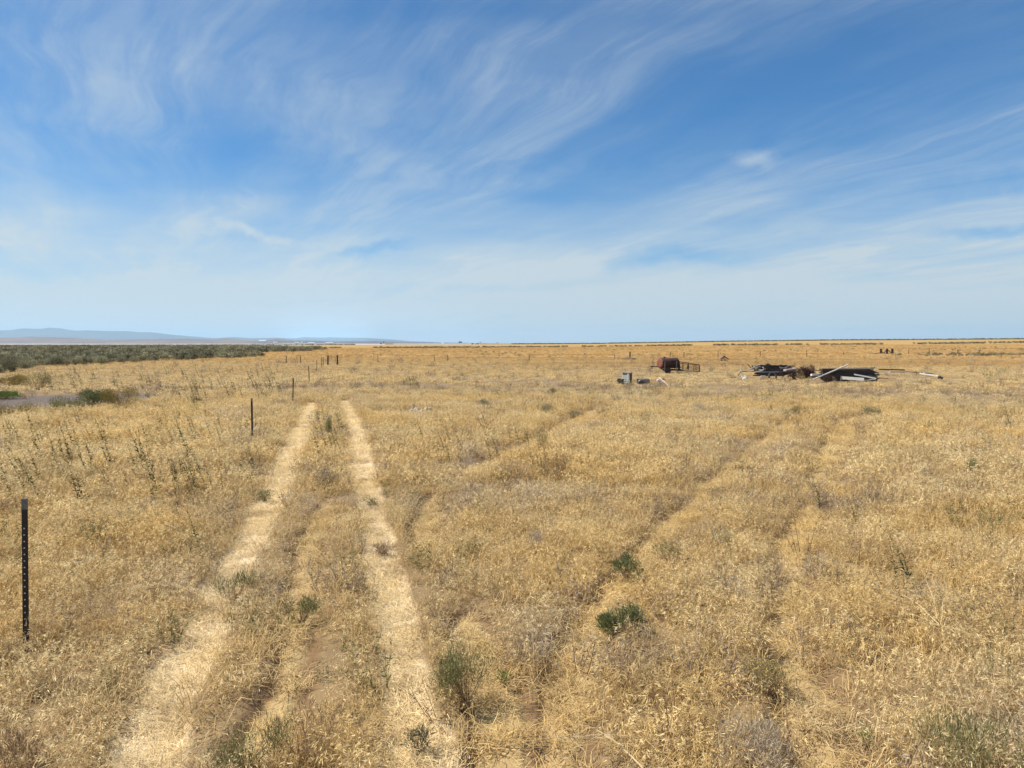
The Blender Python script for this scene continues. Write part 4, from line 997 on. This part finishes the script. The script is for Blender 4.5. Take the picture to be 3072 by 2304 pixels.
# ================================================================== DEBRIS HEAP
def debris():
    rr5 = random.Random(55)
    Y = 51.; s = Y / FPX
    def z4(X, Yp): return 2180 + X / 5.53, 1000 + Yp / 5.53
    def bd(name, a, b, wpx, mat, label, cat='board', dy=0., dy2=None, hpx=None, grp=None):
        pa = at(*z4(*a), Y + dy); pb = at(*z4(*b), Y + (dy if dy2 is None else dy2)); boards(name, pa, pb, (hpx or wpx) * s, wpx * s, mat, label, cat, grp)
    bd('white_post', (252, 712), (244, 572), 3.4, 'whitewood', 'short white post standing at the left end of the heap', 'post', -.3)
    m = MB(); p = at(*z4(300, 712), Y - .4); m.blob((0, 0, 0), (8.5 * s, 7 * s, 10 * s), 4, 16, 7, .3); o = m.build('white_lump', M['whitewood']); o.location = (p.x, p.y, .05); tag(o, 'rounded whitish lump beside the short white post', 'lump')
    bd('dark_plank', (235, 632), (500, 628), 2.6, 'darkwood', 'long dark plank under the left side of the heap', dy=-.2, hpx=8)
    bd('pale_stick', (255, 500), (345, 610), 1.3, 'palewood', 'thin pale stick leaning at the far left of the heap', 'stick', .2)
    bd('dark_beam', (345, 510), (430, 600), 2.0, 'darkwood', 'short dark beam with raised tip at the upper left', 'beam', 0)
    bd('dark_beam', (418, 535), (480, 628), 3.2, 'darkwood', 'thick dark beam slanting beside the raised tip', 'beam', -.15)
    bd('grey_board', (380, 610), (520, 530), 2.6, 'greywood', 'grey-white board sloping up behind the dark beams', dy=.35)
    bd('white_board', (330, 640), (450, 618), 2.2, 'whitewood', 'white board lying low at the left of the heap', dy=-.3)
    bd('white_board', (440, 560), (570, 515), 2.0, 'whitewood', 'white board tilted behind the peaked frame', dy=.7)
    # peaked frame of three dark timbers is one thing
    ap = at(*z4(685, 503), Y - .1); t = empty('peaked_frame', (ap.x, ap.y, 0)); tag(t, 'dark timber frame with a peak rising above the heap', 'frame')
    for nm, a, b in (('rafter', (500, 612), (685, 505)), ('rafter', (688, 505), (815, 575)), ('post', (685, 640), (685, 508))):
        m = MB(); m.bar(at(*z4(*a), Y - .1), at(*z4(*b), Y - .1), 2.8 * s, 2.6 * s); m.build(nm, M['darkwood'], t, loc=t.location)
    # bent white pipe
    m = MB(); m.tube([at(*z4(x, y), Y - .35) for x, y in ((545, 608), (575, 612), (605, 606), (618, 590), (612, 572), (596, 562))], 1.2 * s, 7); o = m.build('bent_pipe', M['whitewood'], None, at(*z4(580, 600), Y - .35), smooth=True); tag(o, 'bent white pipe lying before the peaked frame', 'pipe')
    bd('white_board', (365, 606), (470, 556), 2.2, 'whitewood', 'white splintered board between the dark beams at left', dy=-.2)
    bd('grey_board', (395, 585), (560, 548), 2.0, 'palewood', 'pale board under the tilted white one at left', dy=.25)
    bd('white_board', (470, 640), (600, 622), 2.0, 'whitewood', 'white board end at the foot of the peaked frame', dy=-.45)
    bd('dark_sheet', (640, 575), (1000, 560), 13, 'darkwood', 'large dark panel tilted behind the frame of the heap', 'sheet', .5, .7, 3)
    H = 'dark boards heaped under the peaked frame'
    for k in range(19):
        xa = 450 + rr5.uniform(-20, 150); xb = 1090 + rr5.uniform(-160, 40); yy_ = 698 - 9.0 * k + rr5.uniform(-6, 6)
        bd('heap_board', (xa, yy_ + rr5.uniform(-8, 8)), (xb, yy_ + rr5.uniform(-14, 10)), 3.4, 'darkwood' if k % 4 else 'oldwood', 'dark board lying in the mass under the peaked frame', dy=-.25 + .055 * k, dy2=-.2 + .06 * k, hpx=10, grp=H)
    bd('dark_board', (720, 535), (975, 540), 3.2, 'darkwood', 'dark board on top of the tilted dark panel', dy=.35)
    bd('dark_board', (880, 525), (985, 548), 2.6, 'oldwood', 'brown board end poking right from the top of the heap', dy=.3)
    bd('rust_beam', (640, 600), (700, 600), 8, 'rust', 'rusty block beside the peaked frame post', 'block', .15)
    bd('grey_board', (890, 590), (1030, 552), 2.0, 'greywood', 'narrow grey board sloping on the dark panel', dy=.1)
    bd('grey_board', (880, 560), (990, 580), 1.6, 'whitewood', 'short pale board crossing the dark panel', dy=.05)
    bd('pale_sheet', (965, 612), (1150, 592), 4.6, 'pinkboard', 'pale pinkish panel lying on the right of the heap', 'sheet', -.3, .1, 12)
    bd('grey_board', (480, 645), (860, 640), 2.2, 'greywood', 'long grey board along the front of the heap', dy=-.5, hpx=6)
    bd('rusty_sheet', (870, 640), (1140, 628), 1.6, 'darkwood', 'dark board under the pale panel at the right', dy=-.35, hpx=10)
    # curved rusty sheet (old fender)
    m = MB(); n = 10
    for i in range(n):
        a0 = math.pi * i / n; a1 = math.pi * (i + 1) / n
        c = at(*z4(1035, 690), Y - .6); q = lambda a, dy: (c.x + 17 * s * math.cos(a), c.y + dy, .04 + 13 * s * math.sin(a))
        m.quad(q(a0, -.2), q(a1, -.2), q(a1, .35), q(a0, .35))
    o = m.build('rusty_fender', M['tanmetal'], None, c); sl = o.modifiers.new('thick', 'SOLIDIFY'); sl.thickness = .02; tag(o, 'curved rusty brown metal sheet at the front right of the heap', 'metal sheet')
    m = MB(); p = at(*z4(600, 712), Y - .7); m.blob((0, 0, 0), (16 * s, 10 * s, 12 * s), 8, 18, 8, .22); o = m.build('tan_tub', M['tanmetal'], smooth=True); o.location = (p.x, p.y, .02); tag(o, 'tan rounded metal tub upside down before the heap', 'tub')
    # tyre leaning in front
    c = at(*z4(762, 682), Y - .75); t = empty('old_tyre', (c.x, c.y, 0)); tag(t, 'old black tyre lying against the front of the heap', 'tyre')
    m = MB(); k, r1, r2 = 24, 10.5 * s, 3.2 * s; tilt = R(58)
    for ring, (ra, rb, nm) in enumerate(((r1, r2, 'tyre'),)):
        vs = []
        for i in range(k):
            A = 2 * math.pi * i / k
            for j in range(10):
                B = 2 * math.pi * j / 10; x = (ra + rb * math.cos(B)) * math.cos(A); y = (ra + rb * math.cos(B)) * math.sin(A); z = rb * 1.1 * math.sin(B)
                vs.append((x, -z * math.sin(tilt) - y * math.cos(tilt) * -1, y * math.sin(tilt) + z * math.cos(tilt)))
        m.v = [(a + 0, b, d + .27) for a, b, d in vs]
        for i in range(k):
            for j in range(10): m.f.append((i * 10 + j, ((i + 1) % k) * 10 + j, ((i + 1) % k) * 10 + (j + 1) % 10, i * 10 + (j + 1) % 10)); m.m.append(0)
        m.build('carcass', M['rubber'], t, smooth=True)
    # low scraps at far left and the brush heap at right
    bd('grey_board', (50, 738), (160, 722), 2.6, 'greywood', 'low grey scrap board in the grass left of the heap', dy=-.8)
    bd('grey_board', (185, 700), (240, 640), 1.8, 'darkwood', 'dark stick propped on the left end of the heap', 'stick', -.4)
    bd('dark_plank', (1200, 742), (1560, 735), 1.8, 'oldwood', 'thin dark plank in the grass between heap and lumber stack', dy=-1.0, hpx=5)
    p = at(2422, 1119, 54.); t = place('rusty_wire_heap', mk('rusty_wire_heap', bush_geo(881, 26 * .0253, 30 * .0253, 4200, .15, .020, 120, up=.1, clumps=16), [M['rust_rail'], M['rust_rail']]), p, 'rusty tangled heap of wire and brush at the right end', 'wire heap')
    p = at(2380, 1114, 54.5); place('rusty_wire_heap', mk('rusty_wire_heap', bush_geo(882, 20 * .0253, 22 * .0253, 2800, .15, .020, 80, up=.1, clumps=12), [M['rust_rail'], M['rust_rail']]), p, 'lower rusty brown brush heap left of the taller tangle', 'wire heap')
    p = at(2405, 1118, 53.1); place('thorny_weed', mk('thorny_weed', spray(883, 22, .5, .5, .012, 8, .06, .02, .8), [M['olive'], M['olive']]), p, 'olive weed growing before the rusty tangled heap', 'weed')
    # small dark heap far behind
    Y3 = 104.; s3 = Y3 / FPX; p = at(2172, 1080, Y3)
    m = MB(); m.blob((0, 0, 0), (10 * s3, 8 * s3, 8 * s3), 17, 18, 8, .4); o = m.build('soil_mound', M['mound']); o.location = (p.x, Y3, tz(p.x, Y3) - .05); tag(o, 'small far heap of dark earth under boards', 'mound')
    for k, (a, b, mat, lab) in enumerate((((2163, 1076), (2175, 1068.5), 'darkwood', 'dark board leaning up on the far heap, left'), ((2170, 1069), (2182, 1075), 'darkwood', 'dark board sloping right on the far heap'), ((2165, 1077.5), (2178, 1077), 'whitewood', 'white board at the foot of the far heap'), ((2178, 1073), (2186, 1078), 'rust_red', 'reddish strip at the right of the far heap'))):
        boards('far_board', at(*a, Y3 - .5), at(*b, Y3 - .45), .18, .12, mat, lab, 'board', 'boards on the far heap')
debris()

# ================================================================== LUMBER STACK
def lumber():
    Y = 48.; s = Y / FPX; rr = random.Random(12)
    def z1(X, Yp): return 2400 + X / 4.424, 1080 + Yp / 4.424
    L = 'dark weathered boards of the lumber stack'
    z = .10; row = 0
    while row < 11:
        for k in range(3):
            dy = -.30 + .31 * k + rr.uniform(-.08, .05)
            xl = 2457 + rr.uniform(0, 16) + (6 if row < 3 else 0); xr = (2634 if row % 3 else 2628) + rr.uniform(-11, 6) + (-3 * max(0, row - 5))
            a = at(xl, 1130, Y + dy); b = at(xr, 1130, Y + dy); a.z = z + rr.uniform(-.006, .006); b.z = z + rr.uniform(-.006, .006)
            boards('lumber_board', a, b, .27, .062, 'darkwood' if rr.random() < .75 else 'oldwood', 'long dark weathered board lying in the lumber stack', 'board', L, .012)
        z += .072 + rr.uniform(0, .012); row += 1
    top = z
    def bd(name, a, b, wpx, mat, label, dy=0., dy2=None, hpx=None, cat='board', up=(0, 0, 1)):
        pa = at(*z1(*a), Y + dy); pb = at(*z1(*b), Y + (dy if dy2 is None else dy2)); return boards(name, pa, pb, (hpx or wpx) * s, wpx * s, mat, label, cat, None, .008, up)
    bd('grey_board', (520, 117), (965, 113), 2.2, 'palewood', 'long pale grey board along the top front of the lumber stack', -.45, hpx=4)
    bd('dark_board', (260, 121), (990, 104), 2.6, 'oldwood', 'long brown board on the top of the lumber stack', -.2, -.1, 5)
    bd('grey_board', (912, 106), (960, 128), 2.0, 'palewood', 'short pale board slanting at the top right of the stack', -.55)
    bd('pale_pole', (180, 257), (640, 61), 3.0, 'whitewood', 'long straight pale pole leaning across the lumber stack', -1.0, -.3, cat='pole')
    m = MB(); pa = at(*z1(537, 236), Y - .55); pb = at(*z1(850, 258), Y - 1.25); m.bar(pa, pb, 1.6 * s, 9.0 * s); o = m.build('white_board', M['whitewood'], None, (pa + pb) / 2, bevel=.005); tag(o, 'wide white painted board standing on edge before the stack', 'board')
    bd('white_board', (718, 190), (1008, 246), 3.6, 'whitewood', 'white board sloping down across the front of the stack', -.62, -1.1, 6)
    bd('white_board', (740, 205), (1040, 240), 2.0, 'greywood', 'grey board fanned behind the sloping white board', -.55, -.5, 5)
    bd('white_board', (850, 212), (1040, 217), 1.6, 'greywood', 'short grey board end at the right front of the stack', -.5, -.45, 5)
    bd('white_board', (858, 268), (1000, 256), 1.8, 'whitewood', 'thin white board in the grass below the stack', -.85, -.8, 5)
    bd('white_slab', (150, 198), (262, 196), 5.6, 'whitewood', 'white slab at the left end of the lumber stack', -.3, -.2, 10)
    bd('dark_board', (140, 220), (258, 218), 2.6, 'darkwood', 'dark board beneath the white slab left of the stack', -.35, -.25, 8)
    bd('brown_plank', (1000, 238), (1162, 241), 2.2, 'rust_red', 'reddish brown plank poking right of the stack base', -.6, -.5, 6)
    bd('grey_stick', (1030, 182), (1100, 196), 1.2, 'palewood', 'thin stick poking from the right end of the stack', -.2, 0, cat='stick')
    bd('dark_stick', (190, 130), (262, 146), 1.8, 'darkwood', 'dark stick poking from the left end of the stack', .2, .2, cat='stick')
    # tangle at left end of stack
    p = at(2478, 1134, Y - .65); place('brush_tangle', mk('brush_tangle', bush_geo(884, .62, .50, 900, .14, .018, 60, up=.15, clumps=9), [M['rust_rail'], M['oldwood']]), p, 'dark brown brush tangle against the left front of the stack', 'brush')
    # scatter of boards to the right
    def far(name, a, b, wpx, mat, label, Yd, hpx=None, cat='board', Yd2=None):
        s2 = Yd / FPX; boards(name, at(*z1(*a), Yd), at(*z1(*b), Yd2 or Yd), (hpx or wpx) * s2, wpx * s2, mat, label, cat)
    far('brown_beam', (1045, 124), (1386, 132), 3.4, 'oldwood', 'long brown beam lying in the grass right of the stack', 58., 5)
    far('pale_stick', (1120, 178), (1210, 148), 1.6, 'palewood', 'pale stick propped up before the long brown beam', 53., cat='stick')
    far('pale_stick', (1175, 182), (1200, 152), 1.8, 'whitewood', 'short white stick crossing the propped pale stick', 52.5, cat='stick')
    far('pale_board', (1195, 150), (1400, 150), 1.6, 'palewood', 'thin pale board lying before the long brown beam', 54., 5)
    far('pale_board', (1200, 160), (1390, 162), 1.4, 'greywood', 'thin grey board nearest before the long brown beam', 52.5, 5)
    far('dark_stick', (1405, 152), (1590, 172), 1.4, 'darkwood', 'thin dark stick lying toward the white boards at right', 53., cat='stick')
    far('white_board', (1590, 178), (1840, 212), 3.0, 'whitewood', 'long white board of the bundle lying far right', 50.4, 6, 'board', 49.4)
    far('grey_board', (1600, 168), (1760, 180), 2.2, 'greywood', 'grey board behind the long white board far right', 51., 6)
    far('grey_board', (1640, 172), (1870, 220), 2.2, 'pinkboard', 'pinkish grey board beside the long white board far right', 50.6, 6)
    far('grey_board', (1780, 200), (1895, 232), 2.4, 'greywood', 'short grey board at the right end of the white bundle', 49.6, 6)
    far('dark_block', (1840, 236), (1885, 250), 7, 'oldwood', 'dark brown block under the right end of the white boards', 49.4, 9, 'block')
lumber()

# ------------------------------------------------------------------ stones in the grass
def rock(px, py, rx, ry, rz, label, seed):
    p = gnd(px, py, .05); m = MB(); m.blob((0, 0, 0), (rx, ry, rz), seed, 18, 8, .35); o = m.build('pale_stone', M['rock']); o.location = (p.x, p.y, tz(p.x, p.y) - .02); tag(o, label, 'stone')
rock(1245, 1233, .22, .13, .26, 'chalky white stone, left one of the pair in the grass', 1)
rock(1281, 1234, .20, .13, .22, 'chalky white stone, right one of the pair in the grass', 2)
rock(1262, 1236, .26, .11, .19, 'flat pale stone between the two chalky white ones', 5)
rock(1448, 1256, .16, .12, .17, 'small pale stone lying alone right of the white pair', 3)
rock(1690, 1232, .16, .12, .16, 'small pale stone beside the sagebrush tufts', 4)

# ================================================================== SKY, SUN, HAZE
SUN_EL, SUN_AZ = R(52), R(-87)             # azimuth from the view direction (+Y), negative = left
sd = Vector((math.sin(SUN_AZ) * math.cos(SUN_EL), math.cos(SUN_AZ) * math.cos(SUN_EL), math.sin(SUN_EL)))
sl = bpy.data.lights.new('sun', 'SUN'); sl.energy = 5.0; sl.angle = R(.55); sl.color = (1, .95, .87)
so = bpy.data.objects.new('sun', sl); COL.objects.link(so); so.rotation_euler = sd.to_track_quat('Z', 'Y').to_euler(); so.location = (0, 0, 50)

def sky():
    w = bpy.data.worlds.new('World'); S.world = w; w.use_nodes = True; nt = w.node_tree; nt.nodes.clear()
    out = nd(nt, 'ShaderNodeOutputWorld'); bg = nd(nt, 'ShaderNodeBackground'); nt.links.new(bg.outputs[0], out.inputs[0])
    sk = nd(nt, 'ShaderNodeTexSky', sky_type='NISHITA'); sk.sun_disc = False; sk.sun_elevation = SUN_EL; sk.sun_rotation = SUN_AZ
    sk.altitude = 900; sk.air_density = 1.0; sk.dust_density = .6; sk.ozone_density = 2.2
    d = nd(nt, 'ShaderNodeTexCoord').outputs['Generated']
    sp = nd(nt, 'ShaderNodeSeparateXYZ'); nt.links.new(d, sp.inputs[0]); x, y, z = sp.outputs
    zc = mth(nt, 'MAXIMUM', z, 0.)
    # cirrus sheet: direction projected on a high plane, streaks along azimuth -29 deg
    k = mth(nt, 'ADD', zc, .075); qx = mth(nt, 'DIVIDE', x, k); qy = mth(nt, 'DIVIDE', y, k)
    ca, sa = math.cos(R(29)), math.sin(R(29))
    al = mth(nt, 'ADD', mth(nt, 'MULTIPLY', qx, -sa), mth(nt, 'MULTIPLY', qy, ca)); ac = mth(nt, 'ADD', mth(nt, 'MULTIPLY', qx, ca), mth(nt, 'MULTIPLY', qy, sa))
    def comb(a, b, c=0.):
        n = nd(nt, 'ShaderNodeCombineXYZ')
        for i, v in enumerate((a, b, c)):
            if hasattr(v, 'links'): nt.links.new(v, n.inputs[i])
            else: n.inputs[i].default_value = v
        return n.outputs[0]
    base = comb(al, ac)
    wn = nd(nt, 'ShaderNodeTexNoise'); nt.links.new(base, wn.inputs['Vector']); wn.inputs['Scale'].default_value = 1.1; wn.inputs['Detail'].default_value = 2.5
    wv = nd(nt, 'ShaderNodeVectorMath', operation='MULTIPLY_ADD'); nt.links.new(wn.outputs['Color'], wv.inputs[0]); wv.inputs[1].default_value = (.9, .5, 0); nt.links.new(base, wv.inputs[2])
    wb = wv.outputs[0]
    st1 = noise(nt, mapping(nt, wb, (.75, 5.2, 1)), 1.0, 10, .66)            # fine streaks
    st2 = noise(nt, mapping(nt, wb, (.42, 1.15, 1), loc=(3, 9, 0)), 1.0, 5, .55)     # broad bands
    rip = noise(nt, mapping(nt, wb, (2.6, 1.3, 1), loc=(7, 2, 0)), 1.6, 5, .6)
    dens = mth(nt, 'MULTIPLY', maprange(nt, st2, .34, .68), mth(nt, 'ADD', .40, mth(nt, 'MULTIPLY', maprange(nt, st1, .36, .64), .85)))
    dens = mth(nt, 'MULTIPLY', dens, mth(nt, 'ADD', .7, mth(nt, 'MULTIPLY', rip, .6)))
    # large shapes of this day's sky (u right, v up, as tangents about +Y)
    yy = mth(nt, 'MAXIMUM', y, .08); u = mth(nt, 'DIVIDE', x, yy); v = mth(nt, 'DIVIDE', z, yy)
    uv = comb(u, v)
    w2 = nd(nt, 'ShaderNodeTexNoise'); nt.links.new(uv, w2.inputs['Vector']); w2.inputs['Scale'].default_value = 6; w2.inputs['Detail'].default_value = 5; w2.inputs['Roughness'].default_value = .6
    w3 = nd(nt, 'ShaderNodeVectorMath', operation='MULTIPLY_ADD'); nt.links.new(w2.outputs['Color'], w3.inputs[0]); w3.inputs[1].default_value = (.16, .10, 0)
    off = nd(nt, 'ShaderNodeVectorMath', operation='ADD'); nt.links.new(uv, off.inputs[0]); off.inputs[1].default_value = (-.08, -.05, 0); nt.links.new(off.outputs[0], w3.inputs[2])
    uw = w3.outputs[0]
    def blob(px, py, rx, ry, amp, rot=0., src=None):
        c = ((px - 1106) / 1536, (741 - py) / 1536)
        m1 = nd(nt, 'ShaderNodeVectorMath', operation='SUBTRACT'); nt.links.new(src or uw, m1.inputs[0]); m1.inputs[1].default_value = (c[0], c[1], 0)
        mm = mapping(nt, m1.outputs[0], (1, 1, 1), (0, 0, R(rot)))
        m2 = nd(nt, 'ShaderNodeVectorMath', operation='MULTIPLY'); nt.links.new(mm, m2.inputs[0]); m2.inputs[1].default_value = (1536 / rx, 1536 / ry, 0)
        ln = nd(nt, 'ShaderNodeVectorMath', operation='LENGTH'); nt.links.new(m2.outputs[0], ln.inputs[0])
        return maprange(nt, ln.outputs['Value'], 0., 1.6, amp, 0.)
    mod = None
    for b in [(330, 170, 360, 150, .27), (560, 220, 150, 45, .36, 35), (850, 365, 190, 45, .40, 15), (1000, 450, 130, 60, .25), (120, 260, 200, 80, .2),
              (1100, 190, 300, 60, .20, -30), (600, 345, 190, 45, -.2), (1640, 140, 330, 150, -.35), (2000, 60, 330, 130, -.35), (1000, 30, 420, 50, -.55), (1460, 560, 170, 20, -.45), (2150, 400, 200, 28, -.5, -12), (2140, 516, 130, 15, -.5), (830, 540, 85, 9, -.5), (1200, 430, 220, 22, -.3)]:
        q = blob(*b); mod = q if mod is None else mth(nt, 'ADD', mod, q)
    fl = maprange(nt, mth(nt, 'ADD', mth(nt, 'MULTIPLY', st1, .6), mth(nt, 'MULTIPLY', rip, .4)), .25, .65)
    pos_mod = mth(nt, 'MULTIPLY', mth(nt, 'MAXIMUM', mod, 0.), mth(nt, 'ADD', .35, mth(nt, 'MULTIPLY', fl, .8)))
    dens = mth(nt, 'ADD', mth(nt, 'MULTIPLY', dens, mth(nt, 'ADD', 1., mth(nt, 'MINIMUM', mod, 0.), None, True)), pos_mod)
    # veil thickening to the horizon
    veil = maprange(nt, z, .02, .26, 1.0, .08)
    lay = noise(nt, mapping(nt, uv, (1.6, 14, 1)), 1.0, 5, .55)
    veil = mth(nt, 'MULTIPLY', veil, mth(nt, 'ADD', .76, mth(nt, 'MULTIPLY', maprange(nt, lay, .3, .68), .42)))
    veil = mth(nt, 'MULTIPLY', veil, mth(nt, 'ADD', 1., mth(nt, 'MINIMUM', mod, 0.), None, True))
    tot = mth(nt, 'ADD', mth(nt, 'MULTIPLY', dens, .33), veil)
    c1 = blob(1655, 352, 55, 18, .30, 20); c2 = blob(1845, 541, 60, 13, .33, 3); c3 = blob(540, 506, 90, 9, .3, 8)
    for c in (c1, c2, c3): tot = mth(nt, 'ADD', tot, c)
    tot = mth(nt, 'MINIMUM', tot, .96)
    skc = nd(nt, 'ShaderNodeVectorMath', operation='MULTIPLY'); nt.links.new(sk.outputs[0], skc.inputs[0]); skc.inputs[1].default_value = (.20, .80, 1.22)
    col = mixc(nt, tot, skc.outputs[0], (5.9, 6.75, 7.15))
    # under the horizon: light from the golden ground
    nt.links.new(col, bg.inputs['Color']); bg.inputs['Strength'].default_value = .071
sky()

def haze():
    m, nt, out = newmat('haze_air'); pv = nd(nt, 'ShaderNodeVolumePrincipled')
    pv.inputs['Color'].default_value = (.52, .78, 1.0, 1); pv.inputs['Density'].default_value = 3.2e-5; pv.inputs['Anisotropy'].default_value = .2
    nt.links.new(pv.outputs[0], out.inputs['Volume'])
    mb = MB(); mb.bar((0, -42000, 300), (0, 42000, 300), 84000, 760)
    o = mb.build('haze', m); o['kind'] = 'stuff'; o['label'] = 'pale blue air over the far plain'
haze()

v = S.view_settings; v.view_transform = 'Standard'; v.look = 'None'; v.exposure = .50; v.gamma = 1.
S.cycles.use_denoising = True
S.cycles.max_bounces = 6; S.cycles.diffuse_bounces = 3; S.cycles.transmission_bounces = 4; S.cycles.transparent_max_bounces = 4; S.cycles.volume_bounces = 1
